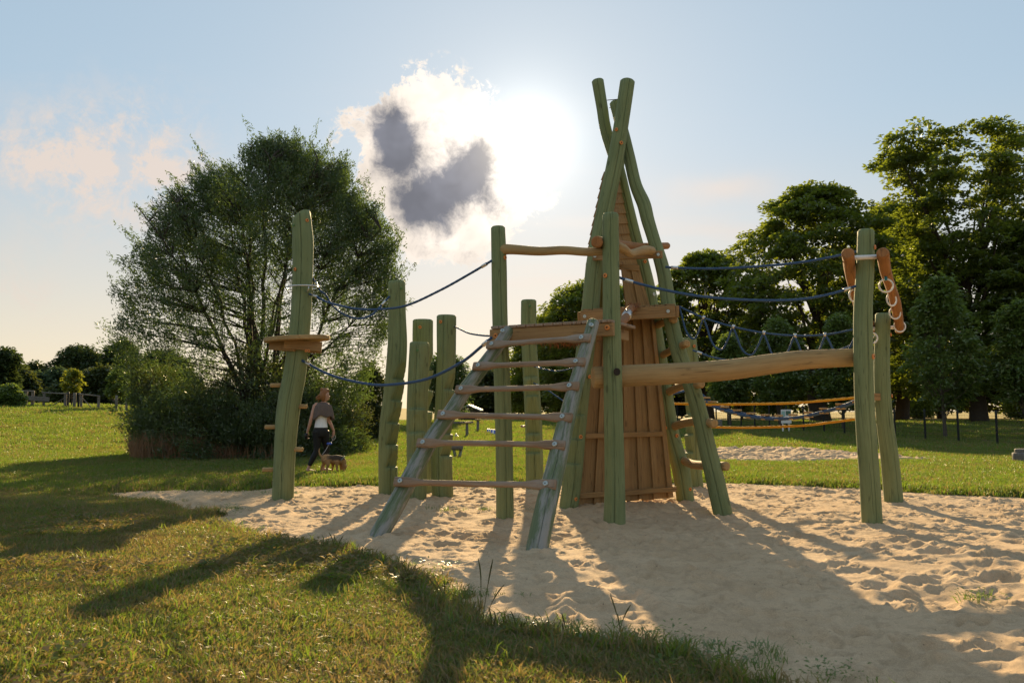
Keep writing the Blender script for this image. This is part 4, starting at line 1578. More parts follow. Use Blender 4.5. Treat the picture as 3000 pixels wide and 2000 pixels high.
def lawn_things():
    # log bench on crossed legs
    b = gsolve(1340, 1346)
    k = b.y / F
    t = empty('log_bench', b, 'small log bench on crossed dark legs on the lawn', 'bench')
    top = b + Vector((0, 0, 36 * k))
    log('seat', [top + Vector((-60 * k, .1, 0.01)), top + Vector((13 * k, -.1, 0))], 9 * k, GREYW, t, seg=14)
    for dx in (0, -44 * k):
        for s in (-1, 1):
            a = b + Vector((dx + s * 3 * k, 0, -.05))
            log('leg', [a, top + Vector((dx - s * -11 * k, s * .05, -.02))], 4.5 * k, GREENW, t, seg=10)
    # post tables
    for (px, y0, y1, lab) in ((1368, 1240, 1283, 'nearer wooden post with flat disc top on the meadow'), (1400, 1231, 1267, 'farther wooden post with flat disc top on the meadow')):
        b = gsolve(px, y1)
        k = b.y / F
        t = empty('disc_post', b, lab, 'post', 'disc topped posts on the meadow')
        tapered('post', b, (y1 - y0) * k, 4.5 * k, 4 * k, GREYW, t)
        log('disc', [b + Vector((0, 0, (y1 - y0) * k)), b + Vector((0, 0, (y1 - y0 + 2.5) * k))], 8 * k, LOGW, t, seg=16, step=.05)
    # low balance plank lying behind
    b = gsolve(1350, 1251)
    k = b.y / F
    o = plank('balance_plank', b + Vector((-30 * k, 0, 0.25)), b + Vector((30 * k, 1, 0.25)), (0, 0, 1), .1, .25, GREYW)
    tag(o, 'low dark balance plank on the meadow behind the disc posts', 'plank')
    # blue and white agility boxes
    for i, (x0, x1, y0, y1) in enumerate(((1427, 1437, 1256, 1271), (1438, 1456, 1258, 1277))):
        b = gsolve((x0 + x1) / 2, y1)
        k = b.y / F
        t = empty('agility_box', b, ('smaller', 'larger')[i] + ' blue and white sloping box standing on the meadow', 'box', 'blue and white boxes on the meadow')
        w, h = (x1 - x0) * k, (y1 - y0) * k
        for j in range(4):
            xx = -w / 2 + w * j / 4
            q = [(xx, -.25, 0), (xx + w / 4, -.25, 0), (xx + w / 4, .1, h), (xx, .1, h)]
            q2 = [(xx, .5, 0), (xx + w / 4, .5, 0), (xx + w / 4, .3, h), (xx, .3, h)]
            V = [tuple(b + Vector(p)) for p in q + q2]
            obj('stripe_panel', V, [(0, 1, 2, 3), (5, 4, 7, 6), (3, 2, 6, 7), (4, 0, 3, 7), (1, 5, 6, 2), (4, 5, 1, 0)], BLUEP if j % 2 == 0 else WHITEP, t, smooth=False)
    b = gsolve(1534, 1258)
    k = b.y / F
    V, Fc, uv = box_geo(b + Vector((-4 * k, 0, 6 * k)), b + Vector((5 * k, .1, 6 * k)), (0, 0, 1), 13 * k, .3)
    o = obj('crate', V, Fc, simple('pink_plastic', (0.45, 0.18, 0.2), .5), uv=uv, smooth=False)
    tag(o, 'small pinkish crate on the meadow by the lone post', 'crate')
    b = gsolve(1341, 1283)
    k = b.y / F
    V = []
    prof = [(-9, 0), (9, 0), (10, 3), (4, 6), (-1, 8), (-3, 13), (-5, 14), (-7, 10), (-9, 8)]
    for yy in (-.12, .12):
        V += [tuple(b + Vector((p[0] * k, yy, p[1] * k))) for p in prof]
    n = len(prof)
    Fc = [tuple(range(n)), tuple(range(2 * n - 1, n - 1, -1))] + [(i, n + i, n + (i + 1) % n, (i + 1) % n) for i in range(n)]
    o = obj('spring_rider', V, Fc, WHITEP, smooth=False)
    tag(o, 'small pale ride-on toy standing on the grass', 'toy')
    # shed beyond the meadow
    Y = 62
    k = Y / F
    zb = tz(at(1372, 1200, Y).x, Y)
    t = empty('shed', (at(1372, 1200, Y).x, Y, zb), 'dark wooden shed with pale metal roof beyond the meadow', 'shed')
    ap, el, er = at(1372, 1184, Y), at(1333, 1200, Y), at(1408, 1199, Y)
    for (e0, e1) in ((el, ap), (ap, er)):
        V = []
        for yy in (-.3, 6):
            for p in (e0, e1, e1 + Vector((0, 0, -.12)), e0 + Vector((0, 0, -.12))):
                V.append(tuple(p + Vector((0, yy, 0))))
        obj('roof', V, [(0, 1, 2, 3), (7, 6, 5, 4), (0, 4, 5, 1), (1, 5, 6, 2), (2, 6, 7, 3), (3, 7, 4, 0)], STEELROOF, t, smooth=False)
    n = 22
    for i in range(n):
        x0 = el.x + .25 + (er.x - el.x - .5) * i / n
        x1 = el.x + .25 + (er.x - el.x - .5) * (i + 1) / n - .015
        xm = (x0 + x1) / 2
        zt = min(np.interp(xm, [el.x, ap.x, er.x], [el.z, ap.z, er.z]) - .16, ap.z)
        quad_board('wall_board', (x0, Y, zb - .1), (x1, Y, zb - .1), (x1, Y, zt), (x0, Y, zt), .04, DARKW, t)
    V, Fc, uv = box_geo((el.x + .3, Y + 3, (zb + el.z) / 2), (er.x - .3, Y + 3, (zb + el.z) / 2), (0, 0, 1), el.z - zb - .2, 5.6, 0)
    obj('wall', V, Fc, DARKW, t, uv=uv, smooth=False)
    # grey bollard by the second pit
    b = gsolve(2111, 1266)
    k = b.y / F
    t = tapered('bollard', b, 37 * k, 5.5 * k, 5.5 * k, GREYW)
    tag(t, 'grey wooden bollard on the lawn behind the slatted bridge', 'bollard')
    # notice board
    b = gsolve(2304, 1271)
    k = b.y / F
    t = empty('notice_board', b, 'white notice board on two posts in front of the wire fence', 'sign')
    for s in (-1, 1):
        tapered('leg', b + Vector((s * 9 * k, .04, 0)), 66 * k, 2.4 * k, 2.4 * k, WHITEP, t, seg=8)
    plank('panel', b + Vector((-15 * k, -.03, 51 * k)), b + Vector((15 * k, -.03, 51 * k)), (0, 0, 1), 40 * k, .03, WHITEP, t)
    plank('notice', b + Vector((-13 * k, -.052, 56 * k)), b + Vector((-4 * k, -.052, 56 * k)), (0, 0, 1), 20 * k, .006, simple('pale_green_print', (.32, .5, .45), .5), t, 0)
    plank('notice', b + Vector((-1 * k, -.052, 61 * k)), b + Vector((13 * k, -.052, 61 * k)), (0, 0, 1), 12 * k, .006, simple('dark_green_print', (.08, .16, .11), .5), t, 0)
    # stump of two log discs at the right
    b = gsolve(2998, 1362)
    k = b.y / F
    t = empty('log_stump', b, 'grey stepped stump of two stacked log rounds at the lawn edge', 'stump')
    log('round', [b - Vector((0, 0, .1)), b + Vector((0, 0, 34 * k))], 27 * k, GREYW, t, seg=26, step=.08)
    log('round', [b + Vector((0, 0, 34 * k)), b + Vector((0, 0, 45 * k))], 21 * k, GREYW, t, seg=26, step=.05)


STEELROOF = simple('pale_roof_sheet', (.42, .45, .5), .4, .2)
lawn_things()


def wire_fence():
    xs = [1985, 2045, 2099, 2133, 2172, 2212, 2255, 2305, 2355, 2415, 2475, 2545, 2623, 2712, 2809, 2923, 3060]
    bots = np.interp(xs, [1985, 2133, 2255, 2415, 2623, 2750, 2923, 3060], [1243, 1253, 1263, 1272, 1289, 1297, 1309, 1324])
    B = [gsolve(x, y) for x, y in zip(xs, bots)]
    t = empty('wire_fence', B[8], 'dark wire mesh fence on slim posts along the path', 'fence')
    for b in B:
        tapered('fence_post', b, 1.22, 0.04, 0.04, DARKMETAL, t, seg=8, wob=0)
    for i in range(len(B) - 1):
        a, b = B[i], B[i + 1]
        V, Fc = [], []

        def wire(p, q, w):
            d = (q - p)
            s = Vector((0, 0, 1)) if abs(d.normalized().z) < .5 else Vector((1, 0, 0))
            s2 = d.cross(s).normalized() * w
            s = s * w
            n0 = len(V)
            for e in (p, q):
                V.extend([tuple(e + s), tuple(e + s2), tuple(e - s), tuple(e - s2)])
            for j in range(4):
                Fc.append((n0 + j, n0 + (j + 1) % 4, n0 + 4 + (j + 1) % 4, n0 + 4 + j))
        for h in np.linspace(.08, 1.18, 9):
            wire(a + Vector((0, 0, h)), b + Vector((0, 0, h)), .0035)
        L = (b - a).length
        m = int(L / .16)
        for j in range(1, m):
            p = a.lerp(b, j / m)
            wire(p + Vector((0, 0, .05)), p + Vector((0, 0, 1.18)), .002)
        obj('wire_mesh', V, Fc, DARKMETAL, t, smooth=False)


def timber_fence():
    Y = 45
    k = Y / F
    t = empty('timber_fence', (at(200, 1200, Y).x, Y, tz(at(200, 1200, Y).x, Y)), 'weathered timber rail fence with a gate on the grassy rise', 'fence')

    def base(px):
        x = at(px, 1200, Y).x
        return Vector((x, Y, tz(x, Y)))
    for px, h, m_, w in [(20, 46, GREYW, 7), (75, 44, GREYW, 8), (94, 46, GREYW, 9), (127, 40, GREYW, 7), (190, 42, GREYW, 8), (198, 48, DARKMETAL, 6), (217, 46, GREYW, 9), (229, 48, DARKMETAL, 6),
                         (237, 44, GREYW, 7), (288, 42, GREYW, 8), (340, 46, GREYW, 7), (370, 38, GREYW, 7), (448, 36, GREYW, 8), (466, 34, GREYW, 7), (510, 36, GREYW, 7)]:
        tapered('fence_post', base(px), h * k, w / 2 * k, w / 2 * k, m_, t, seg=10)
    for (x0, x1, h0, h1) in ((5, 99, 46, 46), (123, 198, 43, 43), (232, 292, 44, 42)):
        log('rail', [base(x0) + Vector((0, -.1, h0 * k)), base(x1) + Vector((0, -.1, h1 * k))], 2.0 * k, GREYW, t, seg=8)
    plank('board', base(76) + Vector((0, -.2, 26 * k)), base(149) + Vector((0, -.2, 24 * k)), (0, 0, 1), 13 * k, .05, GREYW, t)
    log('brace', [base(148) + Vector((0, 0, 3 * k)), base(192) + Vector((0, 0, 34 * k))], 1.4 * k, GREYW, t, seg=8)
    log('brace', [base(272) + Vector((0, 0, 3 * k)), base(238) + Vector((0, 0, 34 * k))], 1.4 * k, GREYW, t, seg=8)
    for (a, b) in ((292, 340), (340, 370), (370, 448), (466, 510)):
        for h in (8, 16, 24, 32):
            V, Fc, uv = tube_geo([base(a) + Vector((0, 0, h * k)), base(b) + Vector((0, 0, h * k))], .006, 4)
            obj('wire', V, Fc, DARKMETAL, t, base=False)


wire_fence()
timber_fence()


# ------------------------------------------------------------------ foliage
def unit(v):
    return v / (np.linalg.norm(v, axis=1)[:, None] + 1e-9)


def leaf_mesh(name, c, d, n, ln, wd, fold=0.25):
    """rhombic leaves: centres c, axis d, face normal n"""
    N = len(c)
    d = unit(d)
    s = unit(np.cross(d, n))
    n = np.cross(s, d)
    ln = np.asarray(ln).reshape(-1, 1) * np.ones((N, 1))
    wd = np.asarray(wd).reshape(-1, 1) * np.ones((N, 1))
    a = c - d * ln * .5
    t = c + d * ln * .5 - n * ln * 0.12
    l = c + s * wd * .5 - d * ln * .05 + n * wd * fold
    r = c - s * wd * .5 - d * ln * .05 + n * wd * fold
    V = np.stack([a, l, t, r], 1).reshape(-1, 3)
    b = np.arange(N) * 4
    Fc = np.concatenate([np.stack([b, b + 1, b + 2], 1), np.stack([b, b + 2, b + 3], 1)])
    return V, Fc


class Tubes:
    def __init__(self):
        self.V = []
        self.F = []
        self.n = 0

    def add(self, C, r, seg=5):
        C = np.asarray(C, float)
        T, N, B = frames(C)
        th = np.linspace(0, 2 * PI, seg, endpoint=False)
        r = np.asarray(r, float)
        V = C[:, None, :] + r[:, None, None] * (np.cos(th)[None, :, None] * N[:, None, :] + np.sin(th)[None, :, None] * B[:, None, :])
        m = len(C)
        i = np.arange(m - 1)[:, None] * seg
        j = np.arange(seg)[None, :]
        a = (i + j).ravel()
        b = (i + (j + 1) % seg).ravel()
        self.F.append(np.stack([a, b, b + seg, a + seg], 1) + self.n)
        self.V.append(V.reshape(-1, 3))
        self.n += m * seg

    def get(self):
        return np.concatenate(self.V), np.concatenate(self.F)


def bez(p0, p1, p2, n):
    t = np.linspace(0, 1, n)[:, None]
    p0, p1, p2 = (np.asarray(p, float) for p in (p0, p1, p2))
    return p0 * (1 - t) ** 2 + 2 * p1 * t * (1 - t) + p2 * t * t


def tree_obj(name, base, label, cat, tubes, LV, LF, bark, leaf, group=None):
    t = empty(name, base, label, cat, group)
    V, Fc = tubes.get()
    obj('trunk', V, Fc, bark, t)
    obj('crown', LV, LF, leaf, t, smooth=False)
    return t


def spray(rg, c, d, n_leaf, length, spread, ll, lw, droop=0.0):
    """leaves along twigs: c,d (M,3) -> leaf arrays"""
    M = len(c)
    u = rg.uniform(0, 1, (M, n_leaf, 1))
    ax = c[:, None, :] + d[:, None, :] * (u - 0.35) * length[:, None, None]
    off = rg.normal(0, 1, (M, n_leaf, 3)) * spread * (1.15 - 0.8 * u)
    p = ax + off
    p[..., 2] -= droop * u[..., 0] ** 2
    ld = d[:, None, :] * 0.8 + rg.normal(0, 0.55, (M, n_leaf, 3))
    nn = rg.normal(0, 1, (M, n_leaf, 3)) + np.array([0, 0, 0.6])
    L = ll * rg.uniform(.7, 1.25, M * n_leaf)
    return p.reshape(-1, 3), ld.reshape(-1, 3), nn.reshape(-1, 3), L, lw * rg.uniform(.75, 1.2, M * n_leaf)


def willow():
    rg = np.random.default_rng(42)
    Y = 22.6
    k = Y / F
    ys = np.array([425, 470, 520, 600, 700, 800, 930, 1050, 1150, 1250, 1340])
    Lx = np.array([815, 650, 600, 520, 440, 402, 365, 372, 400, 425, 450])
    Rx = np.array([850, 985, 1030, 1095, 1150, 1180, 1150, 1075, 1050, 1045, 1040])
    base = Vector((at(765, 1300, Y).x, Y, tz(at(765, 1300, Y).x, Y)))
    P = []
    D = []
    T = Tubes()
    stems = []
    for i in range(17):
        a = rg.uniform(0, 2 * PI)
        py = rg.uniform(470, 900)
        l, r = np.interp(py, ys, Lx), np.interp(py, ys, Rx)
        px = l + (r - l) * (i + 0.5 + rg.uniform(-.4, .4)) / 17
        e = np.array(at(px, py, Y)) + np.array([0, math.sin(a) * 2.2, 0])
        b = np.array(base) + np.array([rg.normal(0, .28), rg.normal(0, .28), -.1])
        m = b + (e - b) * np.array([.38, .38, .62])
        C = bez(b, m, e, 14)
        C[1:-1] += rg.normal(0, .04, (12, 3))
        T.add(C, np.linspace(rg.uniform(.05, .10), .010, 14), 6)
        stems.append(C)
    SA = np.concatenate(stems)
    n = 2000
    while len(P) < n:
        py = rg.uniform(425, 1335)
        l, r = np.interp(py, ys, Lx), np.interp(py, ys, Rx)
        u = rg.uniform(-1, 1)
        # ragged outline of shoots
        w = 42 * float(vnoise(py / 48.0, 1.5 + (3 if u > 0 else 0), 3)) + 16 * float(vnoise(py / 13.0, 4.5, 5))
        px = (l + r) / 2 + u * ((r - l) / 2 - 12 + w)
        q = math.sqrt(max(0, 1 - u * u))
        v = rg.uniform(-1, 1)
        v = math.copysign(abs(v) ** 0.6, v)
        # saddle between the two heads
        if py < 520 and 690 < px < 765:
            continue
        if 800 < py < 1115 and rg.random() < (0.25 if abs(u) > .8 else (0.70 if py > 900 else 0.45)):
            continue
        if False:
            continue
        if py < 1000 and abs(v) < .45 and abs(u) < .7 and rg.random() < .6:
            continue
        q *= math.sqrt(max(0.02, 1 - ((870 - py) / 460) ** 2)) if py < 870 else 1
        depth = Y + v * q * 3.2
        p = np.array(at(px, py + 38, Y)) + np.array([0, depth - Y, 0])
        cl = vnoise(p[0] * 1.1 + 3.3 * p[1], p[2] * 1.1, 12)
        if rg.random() > 0.80 + 0.45 * cl:
            continue
        P.append(p)
        o = np.array([u * 0.9, v * q * .6, 0.75 + 0.5 * (900 - py) / 500])
        o += np.array([-0.18, 0, 0])
        o += rg.normal(0, .3, 3)
        D.append(o / np.linalg.norm(o))
    # long leading shoots that break the outline at the top
    n_in = len(P)
    for _ in range(420):
        py = rg.uniform(430, 900)
        l, r = np.interp(py, ys, Lx), np.interp(py, ys, Rx)
        u = rg.choice([-1, 1]) * rg.uniform(.45, 1.0)
        if py < 560:
            u = rg.uniform(-1, 1)
        px = (l + r) / 2 + u * ((r - l) / 2)
        if py < 520 and 690 < px < 765:
            continue
        P.append(np.array(at(px, py + 18, Y)) + np.array([0, rg.uniform(-1.2, 1.2), 0]))
        o = np.array([u * .55 - .25, 0, 1.0]) + rg.normal(0, .16, 3)
        D.append(o / np.linalg.norm(o))
    P = np.array(P)
    D = np.array(D)
    for p, d in zip(P[::2], D[::2]):
        dist = np.linalg.norm(SA - p, axis=1) + 0.8 * np.maximum(0, SA[:, 2] - p[2] + .3)
        q = SA[np.argmin(dist)]
        if np.linalg.norm(q - p) < 2.6:
            T.add(bez(q, (q + p) / 2 + np.array([0, 0, .15]), p + d * .3, 6), np.linspace(.022, .006, 6), 3)
    ln = rg.uniform(.45, .9, n_in)
    c, d, nn, L, W = spray(rg, P[:n_in], D[:n_in], 105, ln, .17, .105, .028)
    c2, d2, nn2, L2, W2 = spray(rg, P[n_in:], D[n_in:], 60, rg.uniform(.8, 1.5, len(P) - n_in), .075, .105, .026)
    c, d, nn, L, W = (np.concatenate(q) for q in ((c, c2), (d, d2), (nn, nn2), (L, L2), (W, W2)))
    V, Fc = leaf_mesh('w', c, d, nn, L, W)
    tree_obj('willow_tree', base, 'big bushy multi-stemmed willow tree behind the woman', 'tree', T, V, Fc, BARK, WILLOWL)
    # dense dark shrub skirt round its foot
    t = empty('shrub', (base.x, Y - 1.0, base.z), 'dense dark shrub thicket around the foot of the willow', 'shrub')
    M = 900
    px = rg.uniform(440, 1040, M)
    u = (px - 740) / 302
    hgt = rg.uniform(0, 1, M) ** 0.8
    top = 1085 + 70 * np.abs(u) + 85 * vnoise(px / 55, np.zeros(M), 4) + 30 * vnoise(px / 17, np.zeros(M), 6)
    py = 1338 - hgt * (1338 - top)
    v = rg.uniform(-1.2, 0.6, M)
    c = np.array([tuple(at(a, b, Y)) for a, b in zip(px, py)])
    c[:, 1] = Y - 0.5 + np.clip((px - 900) / 185, 0, 1) * 2.6 + v * np.sqrt(np.maximum(0.05, 1 - u * u)) * 1.3
    d = unit(np.stack([u * .6, v * .6, np.full(M, .8)], 1) + rg.normal(0, .35, (M, 3)))
    a, b, nn, L, W = spray(rg, c, d, 42, rg.uniform(.4, .7, M), .17, .09, .035)
    a[:, 2] = np.maximum(a[:, 2], .02)
    V, Fc = leaf_mesh('s', a, b, nn, L, W)
    obj('foliage', V, Fc, SHRUBL, t, smooth=False)
    T = Tubes()
    for i in range(0, M, 5):
        b0 = np.array([c[i][0] * .75 + base.x * .25, c[i][1] * .6 + (Y - .4) * .4, 0])
        T.add(bez(b0, (b0 + c[i]) / 2 + np.array([0, 0, .2]), c[i], 5), np.linspace(.02, .006, 5), 3)
    V, Fc = T.get()
    obj('stem', V, Fc, BARK, t)
    # dry weeds and stalks in front of the thicket
    vv, ff = [], []
    for _ in range(2600):
        x = rg.uniform(395, 700) if rg.random() < .75 else rg.uniform(395, 860)
        yy = 20.2 + rg.uniform(-.35, 1.2) + (x - 395) / 305 * -.2
        X = (x - 1500) / F * yy
        b0 = np.array([X, yy, tz(X, yy) - .02])
        h = rg.uniform(.25, .75) * (1.15 if x < 600 else .7)
        d = np.array([rg.normal(0, .2), rg.normal(0, .2), 1]) * h
        w = np.array([rg.normal(0, 1), rg.normal(0, .6), 0])
        w = w / np.linalg.norm(w) * .007
        n0 = len(vv)
        bend = np.array([rg.normal(0, .05), rg.normal(0, .05), 0])
        vv += [b0 - w, b0 + w, b0 + d * .6 + w, b0 + d * .6 - w, b0 + d + bend]
        ff += [(n0, n0 + 1, n0 + 2, n0 + 3), (n0 + 3, n0 + 2, n0 + 4)]
    o = obj('dry_weeds', vv, ff, DRYW, smooth=False)
    tag(o, 'reddish brown dry weeds at the left foot of the willow thicket', kind='stuff')


def broad_tree(name, px, top, half, base_y, label, leaf, Y=None, crown_bottom=None, clumps=260, per=60, ll=.34, lw=.20, trunk_r=.4, seed=0, cat='tree', group=None, shape='round', bark=BARK,
               flat=.45, cr=None, limbs=True, gap=.25, twigs=0):
    """deciduous tree: trunk, limbs and a crown of layered leaf clumps"""
    rg = np.random.default_rng(seed + 100)
    b = gsolve(px, base_y) if Y is None else None
    if b is None:
        x = at(px, base_y, Y).x
        b = Vector((x, Y, tz(x, Y)))
    Y = b.y
    k = Y / F
    zt = at(px, top, Y).z
    zb = at(px, crown_bottom if crown_bottom else base_y - 40, Y).z
    H = zt - zb
    hw = half * k
    cr = cr or hw * .22
    P = []
    O = []
    tries = 0
    while len(P) < clumps and tries < 60000:
        tries += 1
        v = rg.uniform(0, 1)
        if shape == 'round':
            prof = math.sqrt(max(0.0, 1 - (2 * v - 0.86) ** 2 / 1.32)) if v > .1 else .66 + v
        elif shape == 'cone':
            prof = (1 - v) ** 0.62 * (0.35 + 1.0 * min(1, v / .22) * .65) * 1.12
        elif shape == 'dome':
            prof = math.sqrt(max(0, 1 - v * v))
        else:
            prof = 1.0
        a = rg.uniform(0, 2 * PI)
        rr = math.sqrt(rg.uniform(0.22, 1))
        prof *= 1 + .22 * float(vnoise(a * 1.6 + seed, v * 4.2, seed)) + .12 * float(vnoise(a * 4 + seed, v * 9, seed + 1))
        p = np.array([math.cos(a) * rr * prof * (hw - cr * .6), math.sin(a) * rr * prof * (hw - cr * .6), v * (H - cr * .5)])
        if vnoise(p[0] / (hw * .33) + 7.7, p[2] / (hw * .33) + p[1] / hw * 2, seed + 5) < -1 + 2 * gap * rg.uniform(.3, 1.0):
            continue
        P.append(p + np.array([b.x, b.y, zb]))
        O.append(np.array([math.cos(a) * rr, math.sin(a) * rr, .35 + .5 * v]))
    P = np.array(P)
    O = unit(np.array(O))
    M = len(P)
    # each clump is a flattened dome of leaves
    q = unit(rg.normal(0, 1, (M * per, 3))) * (rg.uniform(.35, 1, (M * per, 1)) ** .6)
    q[:, 2] = np.abs(q[:, 2]) * flat * 1.6 - flat * .3
    sz = np.repeat(rg.uniform(.65, 1.3, M) * cr, per)[:, None]
    c = np.repeat(P, per, 0) + q * sz
    d = q * np.array([1, 1, .2]) + np.repeat(O, per, 0) * .4 + rg.normal(0, .35, (M * per, 3)) + np.array([0, 0, -.25])
    nn = rg.normal(0, .45, (M * per, 3)) + np.array([0, 0, 1.0]) + q * .5
    c[:, 2] = np.maximum(c[:, 2], b.z + .05)
    V, Fc = leaf_mesh('l', c, d, nn, ll * rg.uniform(.7, 1.25, len(c)), lw * rg.uniform(.75, 1.2, len(c)))
    T = Tubes()
    ht = (zb - b.z) + H * (.62 if shape != 'col' else .45)
    tr = np.array([[b.x, b.y, b.z - .2], [b.x + rg.normal(0, .03) * hw, b.y, b.z + ht * .35], [b.x + rg.normal(0, .06) * hw, b.y, b.z + ht]])
    C = catmull(tr, 12)
    T.add(C, trunk_r * np.concatenate([[1.25, 1.08], np.linspace(1, .25, 11)]), 10)
    if limbs:
        for i in rg.choice(M, min(M, 46), replace=False):
            e = P[i]
            tt = np.clip((e[2] - b.z) / max(ht, .1) * .62 + rg.uniform(-.08, .05), .25, .95)
            s0 = C[int(tt * 12)]
            T.add(bez(s0, s0 * .45 + e * .55 + np.array([0, 0, -.06 * H]), e, 7), np.linspace(trunk_r * .28, trunk_r * .05, 7), 5)
    return tree_obj(name, b, label, cat, T, V, Fc, bark, leaf, group)


def all_trees():
    willow()
    # chestnuts on the right, beyond the path
    G1 = 'tall chestnut trees beyond the path'
    broad_tree('chestnut_tree', 2870, 383, 235, 1243, 'tallest dark chestnut tree with thick trunk beside the path', CHESTL, Y=50, crown_bottom=1175, clumps=520, per=90, trunk_r=.5, seed=1, group=G1, shape='col', cr=1.0, gap=.30, ll=.33, lw=.20)
    broad_tree('chestnut_tree', 2405, 542, 275, 1238, 'wide round-headed chestnut tree left of the tallest one', CHESTL, Y=52, crown_bottom=1160, clumps=480, per=90, trunk_r=.6, seed=2, group=G1, cr=1.0, gap=.30, ll=.33, lw=.20)
    broad_tree('chestnut_tree', 3080, 640, 200, 1246, 'chestnut tree right of the tallest one, cut by the frame', CHESTL, Y=48, crown_bottom=1150, clumps=260, per=100, trunk_r=.5, seed=3, group=G1, cr=1.0)
    broad_tree('chestnut_tree', 2075, 735, 175, 1232, 'lower chestnut tree directly beyond the tepee', CHESTL, Y=60, crown_bottom=1165, clumps=300, per=100, trunk_r=.45, seed=4, group=G1, cr=1.0)
    broad_tree('chestnut_tree', 1755, 822, 235, 1230, 'round chestnut tree whose crown shows either side of the hut', CHESTL, Y=66, crown_bottom=1200, clumps=420, per=100, trunk_r=.5, seed=5, group=G1, cr=1.1)
    broad_tree('chestnut_tree', 2640, 590, 190, 1236, 'dark chestnut tree filling the gap between the two highest crowns', CHESTL, Y=62, crown_bottom=1170, clumps=360, per=100, trunk_r=.5, seed=6, group=G1, cr=1.2)
    G2 = 'dark trees filling the wood behind'
    for i, (px, top, hf, Y, lab) in enumerate([(1905, 1010, 150, 80, 'shaded background tree behind the hut'), (2240, 1020, 190, 78, 'shaded background tree behind the slatted bridge'),
                                               (2530, 1000, 190, 80, 'shaded background tree behind the ring frame'), (2760, 980, 200, 76, 'shaded background tree behind the young linden'),
                                               (2990, 980, 190, 74, 'shaded background tree at the edge of the wood')]):
        broad_tree('background_tree', px, top, hf, 1228, lab, CHESTL, Y=Y, crown_bottom=1205, clumps=170, per=60, ll=.5, lw=.3, trunk_r=.4, seed=20 + i, group=G2, cr=1.4, gap=.15)
    # young lindens along the fence
    G3 = 'young linden trees along the wire fence'
    for i, (px, top, hf, by, cb, lab) in enumerate([(2771, 812, 132, 1284, 1195, 'conical young linden tree with bare slim trunk by the wire fence'), (3010, 845, 105, 1290, 1180, 'young linden cut by the frame beside the stump'),
                                                    (2470, 930, 85, 1262, 1190, 'young linden half hidden by the tall right post'), (2290, 935, 95, 1258, 1180, 'young linden behind the notice board'),
                                                    (2140, 985, 80, 1254, 1180, 'young linden above the bollard')]):
        broad_tree('linden_tree', px, top, hf, by, lab, LINDENL, crown_bottom=cb, clumps=120, per=85, ll=.19, lw=.12, trunk_r=.075, seed=40 + i, group=G3, shape='cone', cr=.55, flat=.7, gap=.30, bark=BARKG)
    # bright shrubs under the canopy and far hedge
    G4 = 'sunlit shrubs below the big trees'
    for i, (px, top, hf, by, Y, L_, lab) in enumerate([(2265, 1138, 42, 1214, 68, LIMEL, 'round yellow-green shrub under the canopy left of the notice board'), (2175, 1150, 24, 1214, 66, LIMEL, 'narrow yellow-green shrub under the canopy'),
                                                       (1995, 1120, 45, 1216, 68, SHRUBL, 'shrub seen between the tepee poles'), (2700, 1165, 40, 1222, 72, LIMEL, 'pale shrub beyond the right-hand path'),
                                                       (2990, 1150, 40, 1222, 66, LIMEL, 'bright shrub at the right end of the path')]):
        broad_tree('shrub', px, top, hf, by, lab, L_, Y=Y, crown_bottom=by - 2, clumps=90, per=50, ll=.3, lw=.18, trunk_r=.08, seed=60 + i, cat='shrub', group=G4, shape='dome', cr=.6, flat=.8)
    broad_tree('shrub', 1085, 1075, 75, 1295, 'dark shrub farther back between willow and the notched posts', SHRUBL, Y=31, crown_bottom=1290, clumps=150, per=60, ll=.13, lw=.07, trunk_r=.05, seed=66, cat='shrub', shape='dome', cr=.4, flat=.9)
    # trees seen through the ladder
    G5 = 'trees beyond the meadow'
    broad_tree('meadow_tree', 1300, 1040, 85, 1228, 'feathery tree behind the notched posts', WILLOWL, Y=48, crown_bottom=1205, clumps=200, per=60, ll=.22, lw=.09, trunk_r=.2, seed=71, group=G5, cr=.6, flat=.8)
    broad_tree('meadow_tree', 1440, 1080, 95, 1226, 'tree beyond the shed roof', SHRUBL, Y=80, crown_bottom=1215, clumps=190, per=55, ll=.4, lw=.25, trunk_r=.3, seed=72, group=G5, cr=1.2)
    broad_tree('meadow_tree', 1560, 950, 90, 1226, 'sunlit tree just left of the hut', CHESTL, Y=72, crown_bottom=1210, clumps=220, per=60, ll=.36, lw=.22, trunk_r=.35, seed=73, group=G5, cr=1.0)
    broad_tree('meadow_tree', 1640, 900, 95, 1226, 'sunlit tree against the hut wall', CHESTL, Y=74, crown_bottom=1210, clumps=240, per=60, ll=.36, lw=.22, trunk_r=.35, seed=74, group=G5, cr=1.0)
    # skyline on the left
    G6 = 'far trees on the left skyline'
